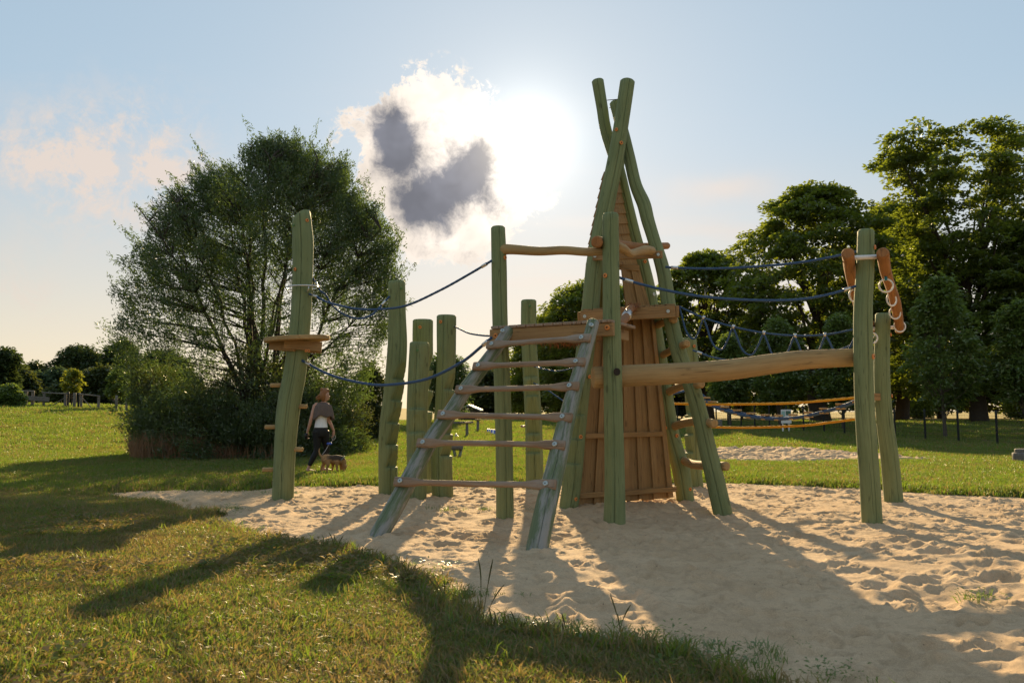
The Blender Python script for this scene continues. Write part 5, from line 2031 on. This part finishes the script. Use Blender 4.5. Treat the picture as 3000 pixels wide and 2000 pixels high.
    for i, (px, top, hf, by, Y, L_, sh, lab) in enumerate([(225, 1017, 95, 1180, 95, FARL, 'round', 'dark domed tree on the left skyline'), (95, 1068, 42, 1180, 95, FARL, 'round', 'small dark tree beside the domed tree'),
                                                           (350, 1003, 55, 1190, 80, FARL, 'round', 'pointed dark tree between domed tree and willow'), (-10, 1030, 52, 1185, 70, FARL, 'col', 'ragged tree at the left edge'),
                                                           (470, 1030, 90, 1200, 85, FARL, 'round', 'dark tree partly behind the willow'), (160, 1090, 50, 1180, 80, SILVERL, 'dome', 'silvery green bush below the domed tree'),
                                                           (105, 1100, 70, 1182, 78, SILVERL, 'dome', 'lower silvery bush left of the other one'), (235, 1100, 50, 1185, 82, SILVERL, 'dome', 'bluish bush right of the yellow sapling'),
                                                           (35, 1085, 85, 1180, 75, SHRUBL, 'dome', 'olive bush at the left edge behind the fence'), (300, 1080, 85, 1195, 72, SHRUBL, 'dome', 'dark olive hedge bush behind the fence gate'),
                                                           (400, 1090, 75, 1200, 70, SHRUBL, 'dome', 'hedge bush running behind the willow'), (520, 1090, 80, 1205, 74, SHRUBL, 'dome', 'hedge bush hidden in the willow shade'),
                                                           (185, 1140, 60, 1188, 70, SHRUBL, 'dome', 'low hedge bush behind the rail fence')]):
        broad_tree('far_tree' if i < 5 else 'bush', px, top, hf, by, lab, L_, Y=Y, crown_bottom=by - 4, clumps=170, per=60, ll=.42, lw=.26, trunk_r=.25, seed=80 + i, cat='tree' if i < 5 else 'bush', group=G6, shape=sh,
                   cr=.9, flat=.8, gap=.12)
    broad_tree('sapling', 208, 1083, 30, 1205, 'yellow-green sapling behind the fence gate', LIMEL, Y=47, crown_bottom=1150, clumps=60, per=45, ll=.16, lw=.10, trunk_r=.04, seed=101, group='saplings by the timber fence', cr=.22, flat=.8, cat='sapling')
    broad_tree('sapling', 342, 1083, 38, 1212, 'green sapling tied to a tripod stake', LINDENL, Y=46, crown_bottom=1165, clumps=70, per=45, ll=.16, lw=.10, trunk_r=.04, seed=102, group='saplings by the timber fence', cr=.24, flat=.8, cat='sapling')
    broad_tree('bush', 25, 1132, 50, 1196, 'olive bush in front of the timber fence', LINDENL, Y=43, crown_bottom=1190, clumps=110, per=55, ll=.16, lw=.10, trunk_r=.05, seed=103, cat='bush', shape='dome', cr=.3, flat=.9)


all_trees()


# ------------------------------------------------------------------ grass
def blade(rg, x, y, h, w, lean, az):
    d = np.array([math.cos(az), math.sin(az), 0])
    s = np.array([-math.sin(az), math.cos(az), 0]) * w * .5
    tw = rg.uniform(-1.5, 1.5)
    s = np.array([s[0] * math.cos(tw) - s[1] * math.sin(tw), s[0] * math.sin(tw) + s[1] * math.cos(tw), 0])
    b = np.array([x, y, 0])
    m = b + d * lean * h * .35 + np.array([0, 0, h * .62])
    t = b + d * lean * h + np.array([0, 0, h * (1 - .28 * lean)])
    return [b - s, b + s, m + s * .8, m - s * .8, t]


def make_proto(rg, n, rad, hlo, hhi, w, lean=(.15, .9)):
    V, Q = [], []
    for _ in range(n):
        a = rg.uniform(0, 2 * PI)
        r_ = rad * math.sqrt(rg.uniform(0, 1))
        b = len(V)
        V += blade(rg, r_ * math.cos(a), r_ * math.sin(a), rg.uniform(hlo, hhi), w * rg.uniform(.6, 1.3), rg.uniform(*lean), rg.uniform(0, 2 * PI))
        Q += [(b, b + 1, b + 2, b + 3), (b + 3, b + 2, b + 4)]
    return V, Q


def broadleaf_proto(rg, n, rad, ll, lw):
    V, Q = [], []
    for i in range(n):
        a = rg.uniform(0, 2 * PI)
        d = np.array([math.cos(a), math.sin(a), 0])
        s = np.array([-math.sin(a), math.cos(a), 0])
        r_ = rad * rg.uniform(0, 1)
        L = ll * rg.uniform(.6, 1.2)
        z0 = rg.uniform(.005, .05)
        b = d * r_ + np.array([0, 0, z0])
        n0 = len(V)
        up = rg.uniform(.15, .8)
        V += [b, b + d * L * .5 + s * lw * .5 + np.array([0, 0, L * up * .5]), b + d * L + np.array([0, 0, L * up * .45]), b + d * L * .5 - s * lw * .5 + np.array([0, 0, L * up * .5])]
        Q += [(n0, n0 + 1, n0 + 2, n0 + 3)]
    return V, Q


def scatter_object(name, protos, pts, kinds, rots, scl, mat, label):
    """points and tuft meshes live in one mesh; geometry nodes set a tuft on every point"""
    V, Fc, kd = [], [], []
    for i, (pv, pf) in enumerate(protos):
        b = len(V)
        V += [tuple(v) for v in pv]
        Fc += [tuple(q + b for q in f) for f in pf]
        kd += [i] * len(pv)
    nv = len(V)
    allV = np.vstack([np.array(V), pts])
    me = mesh_from(name, allV, Fc, smooth=True)
    kk = np.concatenate([np.array(kd), kinds + 100]).astype(np.int32)
    at_ = me.attributes.new('kind_id', 'INT', 'POINT')
    at_.data.foreach_set('value', kk)
    ra = me.attributes.new('rot', 'FLOAT_VECTOR', 'POINT')
    ra.data.foreach_set('vector', np.vstack([np.zeros((nv, 3)), rots]).astype(np.float32).ravel())
    sa = me.attributes.new('scl', 'FLOAT', 'POINT')
    sa.data.foreach_set('value', np.concatenate([np.ones(nv), scl]).astype(np.float32))
    me.materials.append(mat)
    o = link(name, me, None)
    tag(o, label, kind='stuff')
    tree = bpy.data.node_groups.new(name + '_scatter', 'GeometryNodeTree')
    tree.interface.new_socket('Geometry', in_out='INPUT', socket_type='NodeSocketGeometry')
    tree.interface.new_socket('Geometry', in_out='OUTPUT', socket_type='NodeSocketGeometry')
    N = tree.nodes
    Lk = tree.links
    gi = N.new('NodeGroupInput')
    go = N.new('NodeGroupOutput')
    jn = N.new('GeometryNodeJoinGeometry')

    def attr(nm, ty):
        a = N.new('GeometryNodeInputNamedAttribute')
        a.data_type = ty
        a.inputs[0].default_value = nm
        return a.outputs[0]
    ka, raa, saa = attr('kind_id', 'INT'), attr('rot', 'FLOAT_VECTOR'), attr('scl', 'FLOAT')

    def sep(v):
        c = N.new('FunctionNodeCompare')
        c.data_type = 'INT'
        c.operation = 'EQUAL'
        Lk.new(ka, c.inputs[2])
        c.inputs[3].default_value = v
        s = N.new('GeometryNodeSeparateGeometry')
        s.domain = 'POINT'
        Lk.new(gi.outputs[0], s.inputs[0])
        Lk.new(c.outputs[0], s.inputs[1])
        return s.outputs[0]
    for i in range(len(protos)):
        ins = N.new('GeometryNodeInstanceOnPoints')
        Lk.new(sep(100 + i), ins.inputs['Points'])
        Lk.new(sep(i), ins.inputs['Instance'])
        Lk.new(raa, ins.inputs['Rotation'])
        Lk.new(saa, ins.inputs['Scale'])
        Lk.new(ins.outputs[0], jn.inputs[0])
    Lk.new(jn.outputs[0], go.inputs[0])
    md = o.modifiers.new('scatter', 'NODES')
    md.node_group = tree
    return o


def in_view(x, y, m=1.06):
    return np.abs(x) < (y * 1500 / F) * m + 0.5


def grass():
    rg = np.random.default_rng(5)
    pr = []
    for i in range(4):
        pr.append(make_proto(rg, 26, .055, .018, .055, .0055, (.3, 1.25)))            # 0-3 near turf tufts
    for i in range(2):
        pr.append(make_proto(rg, 14, .05, .05, .12, .006, (.3, 1.2)))     # 4-5 longer tufts
    pr.append(broadleaf_proto(rg, 16, .06, .03, .018))                      # 6 clover / plantain
    for i in range(3):
        pr.append(make_proto(rg, 90, .22, .03, .085, .009))               # 7-9 mid patches
    for i in range(2):
        pr.append(make_proto(rg, 120, .55, .04, .12, .02))                # 10-11 far patches

    X, Y, K, SCL = [], [], [], []

    def put(n, xr, yr, kinds, s, cond=None):
        x = rg.uniform(*xr, n)
        y = rg.uniform(*yr, n)
        ok = in_view(x, y)
        sd = sand_sd(x, y)
        ok &= sd < -0.03 + 0.10 * (rg.random(n) < .12)
        if cond is not None:
            ok &= cond(x, y, sd)
        x, y = x[ok], y[ok]
        X.append(x)
        Y.append(y)
        K.append(rg.choice(kinds, len(x)))
        SCL.append(rg.uniform(*s, len(x)))
    put(60000, (-7, 2.8), (2.6, 7.5), [0, 1, 2, 3], (.7, 1.25))
    put(26000, (-10, .5), (7.5, 13), [0, 1, 2, 3], (.9, 1.5))
    put(1500, (-7, 2.8), (2.6, 9), [4, 5], (.5, 1.1))
    put(22000, (-7, 2.8), (2.6, 12), [4, 5], (.7, 1.35), lambda x, y, sd: sd > -0.25)
    put(5000, (-7, 2.8), (2.6, 8), [6], (.6, 1.5), lambda x, y, sd: vnoise(x * 1.1, y * 1.1, 31) > .1)
    put(1800, (-3, 2.8), (3.0, 8), [6, 5], (.6, 1.3), lambda x, y, sd: sd > -0.4)
    put(26000, (-16, 16), (12, 24), [7, 8, 9], (.7, 1.3))
    put(5000, (-16, 16), (11.5, 14.5), [4, 5, 7], (.9, 1.5), lambda x, y, sd: sd > -0.6)
    put(16000, (-28, 28), (24, 42), [10, 11], (.6, 1.1))
    put(4500, (-38, 38), (40, 56), [10, 11], (.9, 1.4))
    x, y = np.concatenate(X), np.concatenate(Y)
    K, SCL = np.concatenate(K), np.concatenate(SCL)
    z, sd = lawn_z(x, y)
    rots = np.stack([rg.normal(0, .08, len(x)), rg.normal(0, .08, len(x)), rg.uniform(0, 2 * PI, len(x))], 1)
    scatter_object('grass', pr, np.stack([x, y, z - .008], 1), K, rots, SCL, GRASSM, 'short sunlit grass of the lawns round the sand')
    # tall seed stalks and runners at the edge of the sand
    vv, ff = [], []
    W = leafmat('seed_stalks', (.09, .12, .03), (.2, .16, .06), (.2, .2, .05), .4, .02)
    for (px, py, tp) in [(1425, 1835, 1635), (1445, 1880, 1780), (1520, 1880, 1795), (1655, 1880, 1800), (1815, 1880, 1760), (1590, 1880, 1830), (2130, 1985, 1905), (1200, 1720, 1650), (1055, 1650, 1600), (985, 1630, 1560),
                         (1300, 1780, 1690), (1240, 1740, 1690), (340, 1480, 1400), (280, 1460, 1400), (1010, 1640, 1590), (1700, 1890, 1850), (1900, 1910, 1860), (820, 1600, 1560), (1380, 1830, 1770)]:
        b = np.array(gsolve(px, py))
        h = (py - tp) / F * b[1]
        for k in range(3 if h > .12 else 2):
            hh = h * rg.uniform(.55, 1) if k else h
            ln = rg.normal(0, .22, 2) * hh
            C = bez(b + [rg.normal(0, .02), rg.normal(0, .02), -.02], b + [ln[0] * .2, ln[1] * .2, hh * .65], b + [ln[0], ln[1], hh], 7)
            T = Tubes()
            r_ = np.full(7, .0018)
            r_[-2] = .0042
            r_[-3] = .0035
            T.add(C, r_, 5)
            V, Fq = T.get()
            n0 = len(vv)
            vv += list(V)
            ff += [tuple(q + n0 for q in f) for f in Fq]
    o = obj('seed_stalks', vv, ff, W)
    tag(o, 'thin grass stalks with seed heads at the edge of the sand', kind='stuff')
    # small weeds growing in the sand
    pr2 = [make_proto(rg, 12, .05, .02, .08, .005, (.4, 1.3)), broadleaf_proto(rg, 14, .07, .028, .013)]
    pts, kd = [], []
    for (px, py, n, sp) in [(1330, 1497, 14, .16), (1430, 1495, 8, .1), (1560, 1498, 3, .05), (690, 1495, 18, .09), (620, 1540, 30, .2), (2850, 1765, 7, .07), (2850, 1765, 2, .03), (2440, 1990, 10, .1), (2240, 1920, 4, .05), (760, 1450, 10, .25),
                            (470, 1447, 12, .3), (600, 1442, 12, .3), (2230, 1427, 8, .15), (1320, 1750, 30, .14), (1500, 1858, 60, .2), (1780, 1890, 80, .25), (2050, 1940, 60, .2), (560, 1505, 26, .2), (420, 1472, 20, .25), (1150, 1670, 26, .25)]:
        c = g0(px, py)
        for _ in range(n):
            x, y = c[0] + rg.normal(0, sp), c[1] + rg.normal(0, sp * .6)
            pts.append((x, y, tz(x, y) + .012))
            kd.append(rg.integers(0, 2))
    pts = np.array(pts)
    rots = np.stack([rg.normal(0, .1, len(pts)), rg.normal(0, .1, len(pts)), rg.uniform(0, 6.28, len(pts))], 1)
    scatter_object('weeds', pr2, pts, np.array(kd), rots, rg.uniform(.6, 1.2, len(pts)), LINDENL, 'small green weeds sprouting from the sand')


grass()


# ------------------------------------------------------------------ the woman and the dog
def body_parts(parts, ring=12):
    """parts: list of (points, radii) with radii floats or (rx, ry); closed lofts collected in one mesh"""
    V, Fc = [], []
    for P, rad in parts:
        P = np.asarray([tuple(p) for p in P], float)
        rad = np.array([(r_, r_) if np.isscalar(r_) else r_ for r_ in rad], float)
        n = max(8, int(np.linalg.norm(np.diff(P, axis=0), axis=1).sum() / .02))
        A = catmull(np.hstack([P, rad]), n)
        C, rr = A[:, :3], np.maximum(A[:, 3:], .002)
        T, N, B = frames(C)
        # keep the first axis of the section sideways (x) as far as possible
        X = np.array([1.0, 0, 0]) - T * T[:, :1]
        bad = np.linalg.norm(X, axis=1) < .3
        X[bad] = N[bad]
        X = unit(X)
        B = np.cross(T, X)
        b0 = len(V)
        th = np.linspace(0, 2 * PI, ring, endpoint=False)
        m = len(C)
        for i in range(m):
            V += [tuple(C[i] + math.cos(a) * rr[i, 0] * X[i] + math.sin(a) * rr[i, 1] * B[i]) for a in th]
        e0 = len(V)
        V.append(tuple(C[0] - T[0] * rr[0].min() * .6))
        V.append(tuple(C[-1] + T[-1] * rr[-1].min() * .6))
        for i in range(m - 1):
            for j in range(ring):
                a, b = b0 + i * ring + j, b0 + i * ring + (j + 1) % ring
                Fc.append((a, b, b + ring, a + ring))
        for j in range(ring):
            Fc.append((e0, b0 + (j + 1) % ring, b0 + j))
            Fc.append((e0 + 1, b0 + (m - 1) * ring + j, b0 + (m - 1) * ring + (j + 1) % ring))
    return np.array(V), Fc


def fused(name, parts, mat, parent, org, vox=.009, smooth=4):
    V, Fc = body_parts(parts)
    o = obj(name, V + np.array(org), Fc, mat, parent, base=False)
    m_ = o.modifiers.new('fuse', 'REMESH')
    m_.mode = 'VOXEL'
    m_.voxel_size = vox
    m_.use_smooth_shade = True
    if smooth:
        sm = o.modifiers.new('soften', 'SMOOTH')
        sm.iterations = smooth
        sm.factor = .5
    return o


def skinmat():
    m_, g, out = material('skin')
    p = principled(g, out, (0.50, 0.27, 0.19), 0.5)
    p.inputs['Subsurface Weight'].default_value = .1
    p.inputs['Subsurface Radius'].default_value = (.02, .008, .004)
    return m_


def hand(w, d, side, curl, k=1.0):
    """palm and five fingers hanging from wrist w along d; side points to the thumb"""
    w = Vector(w)
    d = Vector(d).normalized()
    side = (Vector(side) - d * Vector(side).dot(d)).normalized()
    pal = side.cross(d).normalized() * curl
    parts = [([w - d * .01, w + d * .035, w + d * .075], [(.017), (.026), (.026)])]
    for i, (o_, ln) in enumerate(((.024, .068), (.008, .076), (-.008, .070), (-.024, .054))):
        b = w + d * .07 + side * o_
        parts.append(([b, b + d * ln * .45 + pal * .006, b + d * ln * .75 + pal * .028, b + d * ln * .72 + pal * .05], [.0095, .009, .0085, .008]))
    b = w + d * .025 + side * .022
    parts.append(([b, b + side * .022 + d * .02 + pal * .01, b + side * .024 + d * .045 + pal * .028], [.011, .0105, .009]))
    return parts


def woman():
    Y = 16.0
    k = Y / F
    org = np.array(at(940, 1387, Y))
    org[2] = tz(org[0], org[1]) + 0.04

    def q(px, py, dy=0.0):
        return Vector(((px - 940) * k, dy, (1387 - py) * k))
    t = empty('person', org, 'woman in black leggings with grey-brown top over her shoulders walking a dog', 'person')
    SK = skinmat()
    LEG = simple('black_leggings', (0.012, 0.012, 0.013), .6)
    TOP = simple('white_top', (0.80, 0.78, 0.79), .8, var=.1)
    SHW = simple('grey_brown_cloth', (0.135, 0.100, 0.085), .9, nscale=25, var=.3)
    HAIR = simple('auburn_hair', (0.24, 0.10, 0.034), .45, nscale=60, var=.5)
    hip_l, hip_r = q(927, 1268, .0), q(947, 1268, .03)
    knee_l, ank_l = q(926, 1322, .0), q(907, 1370, -.05)
    knee_r, ank_r = q(951, 1318, .13), q(944, 1366, .10)
    sh_l, sh_r = q(920, 1192, -.02), q(957, 1192, .05)
    el_l, wr_l = q(911, 1231, -.06), q(899, 1270, -.02)
    el_r, wr_r = q(957, 1231, .06), q(972, 1268, .10)
    parts = [
        # trunk, neck, head
        ([q(937, 1275, .015), q(937, 1255, .015), q(937, 1238, .015), q(938, 1215, .012), q(939, 1196, .015), q(942, 1186, .015)],
         [(.135, .105), (.125, .095), (.105, .08), (.125, .092), (.125, .085), (.06, .06)]),
        ([q(942, 1190, .015), q(944, 1178, .02), q(946, 1170, .03)], [.056, .047, .05]),
        ([q(946, 1178, .035), q(947, 1168, .035), q(947, 1158, .03), q(946, 1151, .025)], [(.055, .06), (.074, .085), (.076, .09), (.05, .06)]),
        ([q(951, 1176, .085), q(953, 1172, .10), q(955, 1166, .105)], [.028, .030, .025]),   # jaw and cheek turned right and away
        ([q(956.5, 1167, .115), q(958.5, 1165, .128)], [.010, .012]),                         # nose
        ([q(956.0, 1172.5, .112), q(957.0, 1172.3, .116)], [.010, .008]),                     # mouth
        ([q(951, 1166, -.045), q(952, 1162, -.045)], [.012, .014]),                           # ear
        # arms
        ([sh_l, el_l, q(905, 1252, -.045), wr_l], [.046, .036, .032, .022]),
        ([sh_r, el_r, q(965, 1250, .08), wr_r], [.046, .036, .032, .022]),
        ([q(927, 1192, 0), sh_l], [.055, .05]), ([q(950, 1192, .03), sh_r], [.055, .05]),
        # legs
        ([hip_l, q(927, 1295, .005), knee_l, q(917, 1345, -.03), ank_l], [.086, .074, .054, .050, .032]),
        ([hip_r, q(949, 1295, .08), knee_r, q(948, 1344, .125), ank_r], [.086, .074, .054, .050, .032]),
        # feet, heel to toe
        ([ank_l + Vector((-.035, -.03, -.06)), ank_l + Vector((.03, .04, -.085)), ank_l + Vector((.11, .11, -.10))], [.030, .036, .022]),
        ([ank_l, ank_l + Vector((-.02, -.01, -.06))], [.032, .03]),
        ([ank_r + Vector((-.03, -.02, -.10)), ank_r + Vector((.04, .05, -.10)), ank_r + Vector((.12, .13, -.11))], [.030, .036, .022]),
        ([ank_r, ank_r + Vector((-.01, 0, -.09))], [.032, .03]),
    ]
    parts += hand(wr_l, (-.12, .1, -1), (.2, 1, 0), -1)
    parts += hand(wr_r, (-.1, .1, -1), (-.3, 1, 0), 1)
    fused('body', parts, SK, t, org, .0075, 3)
    # leggings hug hips and legs down to the ankle
    fused('leggings', [([q(937, 1282, .02), q(937, 1268, .015), q(937, 1252, .015)], [(.125, .11), (.146, .118), (.122, .098)]),
                       ([hip_l, q(927, 1295, .005), knee_l, q(917, 1345, -.03), ank_l + Vector((.01, 0, .03))], [.098, .083, .061, .058, .042]),
                       ([hip_r, q(949, 1295, .08), knee_r, q(948, 1344, .125), ank_r + Vector((0, 0, .03))], [.098, .083, .061, .058, .042])], LEG, t, org, .009, 3)
    fused('white_top', [([q(937, 1257, .015), q(937, 1245, .015), q(937.5, 1230, .015), q(938, 1212, .012), q(939, 1198, .012)], [(.136, .108), (.122, .096), (.116, .09), (.136, .10), (.125, .09)])], TOP, t, org, .009, 2)
    # cloth worn over the shoulders, with folds
    V, Fc = [], []
    nr, nc = 12, 44
    for i in range(nr):
        f = i / (nr - 1)
        py = 1184 + f * 45
        for j in range(nc):
            a = 2 * PI * j / nc
            wx = np.interp(f, [0, .15, .5, 1], [.075, .175, .20, .215]) * (1 + .10 * f * math.sin(a * 7 + 1) + .05 * math.sin(a * 13))
            wy = np.interp(f, [0, .2, .5, 1], [.065, .10, .125, .14]) * (1 + .10 * f * math.sin(a * 7 + 1))
            c = q(938.5 - 2 * f, py, .012)
            hem = -.035 * f * math.sin(a * 2.0 + .6) - .02 * f * math.sin(a * 5)
            V.append(tuple(c + Vector((wx * math.cos(a) + (.03 * f if math.cos(a) > .8 else 0), wy * math.sin(a), hem)) + Vector(org)))
    for i in range(nr - 1):
        for j in range(nc):
            a, b = i * nc + j, i * nc + (j + 1) % nc
            Fc.append((a, a + nc, b + nc, b))
    o = obj('shoulder_cloth', V, Fc, SHW, t, base=False)
    so = o.modifiers.new('thick', 'SOLIDIFY')
    so.thickness = .012
    # hair: cap, bun on top, loose curls at the nape
    hp = [([q(944, 1180, -.03), q(942, 1168, -.02), q(944, 1156, .01), q(949, 1151, .04), q(955, 1154, .075)], [(.034, .040), (.070, .074), (.080, .086), (.070, .066), (.032, .032)]),
          ([q(940, 1154, -.02), q(939, 1147, -.02), q(940, 1143, -.015)], [.026, .040, .030])]
    rr = random.Random(4)
    for _ in range(16):
        a = q(rr.uniform(930, 940), rr.uniform(1160, 1172), rr.uniform(-.06, .02))
        b = a + Vector((rr.uniform(-.09, -.02), rr.uniform(-.03, .03), rr.uniform(-.10, -.03)))
        hp.append(([a + Vector((.02, 0, 0)), (a + b) / 2 + Vector((rr.uniform(-.02, .01), 0, .01)), b], [.011, .009, .006]))
    fused('hair', hp, HAIR, t, org, .0085, 1)
    # black phone pouch in the hanging hand
    pv, pf = body_parts([([q(897, 1274, -.035), q(896.5, 1281, -.04), q(896, 1289, -.035)], [(.026, .03), (.034, .038), (.026, .03)])])
    o = obj('handheld_reel', pv + org, pf, simple('black_plastic', (.012, .012, .014), .3), base=False)
    tag(o, "round black object held in the woman's hanging left hand", 'pouch')
    # leash with a blue bag dispenser
    org = np.array(org)
    a = q(971, 1279, .11) + Vector(org)
    b = q(962, 1304, .02) + Vector(org)
    c = q(951, 1334, -.26) + Vector(org)
    C = catmull([tuple(a), tuple(a.lerp(b, .5) + Vector((.02, 0, -.02))), tuple(b), tuple(b.lerp(c, .5) + Vector((0, 0, -.02))), tuple(c)], 40)
    V, Fc, uv = tube_geo(C, .007, 6)
    t2 = empty('leash', c, 'thin dog leash with small blue bag dispenser', 'leash')
    obj('cord', V, Fc, simple('grey_cord', (.30, .27, .25), .7), t2, base=False)
    loop = [a + Vector((.035 * math.cos(u), .01 * math.sin(u), .05 * math.sin(u) - .05)) for u in np.linspace(0, 2 * PI, 20)]
    V, Fc, uv = tube_geo(loop, .007, 6, cap=False)
    obj('handle_loop', V, Fc, MATS['grey_cord'], t2, base=False)
    V, Fc = body_parts([([b + Vector((-.045, 0, 0)), b, b + Vector((.045, 0, 0))], [.024, .026, .024])])
    obj('bag_dispenser', V, Fc, BLUEP, t2, base=False)


def dog():
    Yd = 15.72
    k = Yd / F
    org = np.array(at(970, 1391, Yd))
    org[2] = tz(org[0], org[1]) + 0.045

    def q(cx, cy, dy=0.0):
        """pixels of the enlarged crop"""
        px, py = 850 + cx / 5.225, 1120 + cy / 5.225
        return Vector(((px - 970) * k, dy, (1391 - py) * k))
    t = empty('dog', org, 'small tan and dark brown dog with raised tail sniffing the grass', 'dog')
    m_, g, out = material('dog_coat')
    tc = g.node('ShaderNodeTexCoord').outputs['Object']
    sp = g.node('ShaderNodeSeparateXYZ')
    g.put(sp.inputs[0], tc)
    n = g.noise(tc, 9.0, 4.0, .6)
    n2 = g.noise(tc, 70.0, 3.0, .7)
    sad = g.m('MULTIPLY', g.ss(g.m('MULTIPLY_ADD', n, .10, sp.outputs[2]), .05, .10), g.ss(g.m('MULTIPLY_ADD', n, .12, sp.outputs[0]), -.06, .03))
    col = g.mix(sad, (0.40, 0.215, 0.09), (0.06, 0.038, 0.024))
    col = g.mix(g.m('MULTIPLY', g.ss(n2, .45, .7), .35), col, (.10, .06, .035))
    principled(g, out, col, .8, bump=n2, bstr=.5, bdist=.01)
    parts = [
        # trunk: rump, loin, deep chest
        ([q(492, 1190, .0), q(540, 1195, .02), q(610, 1205, .05), q(690, 1215, .09), q(755, 1215, .12)], [(.062, .07), (.082, .088), (.080, .082), (.092, .10), (.078, .085)]),
        ([q(745, 1195, .11), q(785, 1235, .14), q(795, 1290, .15)], [.070, .056, .050]),                       # neck going down
        ([q(790, 1275, .15), q(800, 1315, .155), q(796, 1350, .15), q(792, 1385, .145)], [.050, .054, .040, .024]),  # head and muzzle at the grass
        ([q(786, 1388, .14), q(784, 1394, .14)], [.014, .012]),
        ([q(812, 1285, .12), q(826, 1310, .115), q(822, 1345, .115)], [.014, .022, .012]),                    # hanging ear
        ([q(775, 1280, .19), q(768, 1310, .2), q(772, 1340, .2)], [.014, .022, .012]),
        # tail raised like a hook
        ([q(505, 1168, .0), q(470, 1155, -.01), q(448, 1120, -.01), q(440, 1075, -.01), q(446, 1035, -.01)], [.026, .022, .018, .014, .007]),
        # near hind leg: thigh, knee forward, hock back, shank
        ([q(555, 1210, -.03), q(585, 1275, -.045), q(570, 1335, -.045), q(575, 1400, -.045)], [.064, .042, .022, .019]),
        ([q(575, 1402, -.045), q(592, 1412, -.05)], [.019, .017]),
        # far hind leg stepping back
        ([q(505, 1205, .03), q(505, 1265, .05), q(475, 1320, .05), q(462, 1385, .05)], [.060, .040, .021, .018]),
        ([q(462, 1392, .05), q(478, 1402, .05)], [.018, .016]),
        # fore legs
        ([q(700, 1230, .03), q(705, 1290, .03), q(708, 1335, .03), q(712, 1372, .02)], [.052, .032, .022, .019]),
        ([q(712, 1374, .02), q(730, 1382, .02)], [.02, .018]),
        ([q(630, 1260, .10), q(632, 1310, .12), q(622, 1350, .12), q(625, 1395, .12)], [.04, .028, .021, .018]),
        ([q(740, 1240, .15), q(745, 1300, .17), q(742, 1340, .17), q(748, 1375, .17)], [.045, .03, .021, .018]),
    ]
    fused('body', parts, m_, t, org, .0085, 3)
    c = q(765, 1212, .125) + Vector(org)
    ax = Vector((.75, .1, -.62)).normalized()
    s1 = ax.cross(Vector((0, 0, 1))).normalized()
    s2 = ax.cross(s1)
    C = [c + s1 * .078 * math.cos(a) + s2 * .086 * math.sin(a) for a in np.linspace(0, 2 * PI, 25)]
    V, Fc, uv = tube_geo(C, .009, 6, cap=False)
    obj('collar', V, Fc, simple('grey_collar', (.18, .20, .22), .5), t, base=False)


woman()
dog()
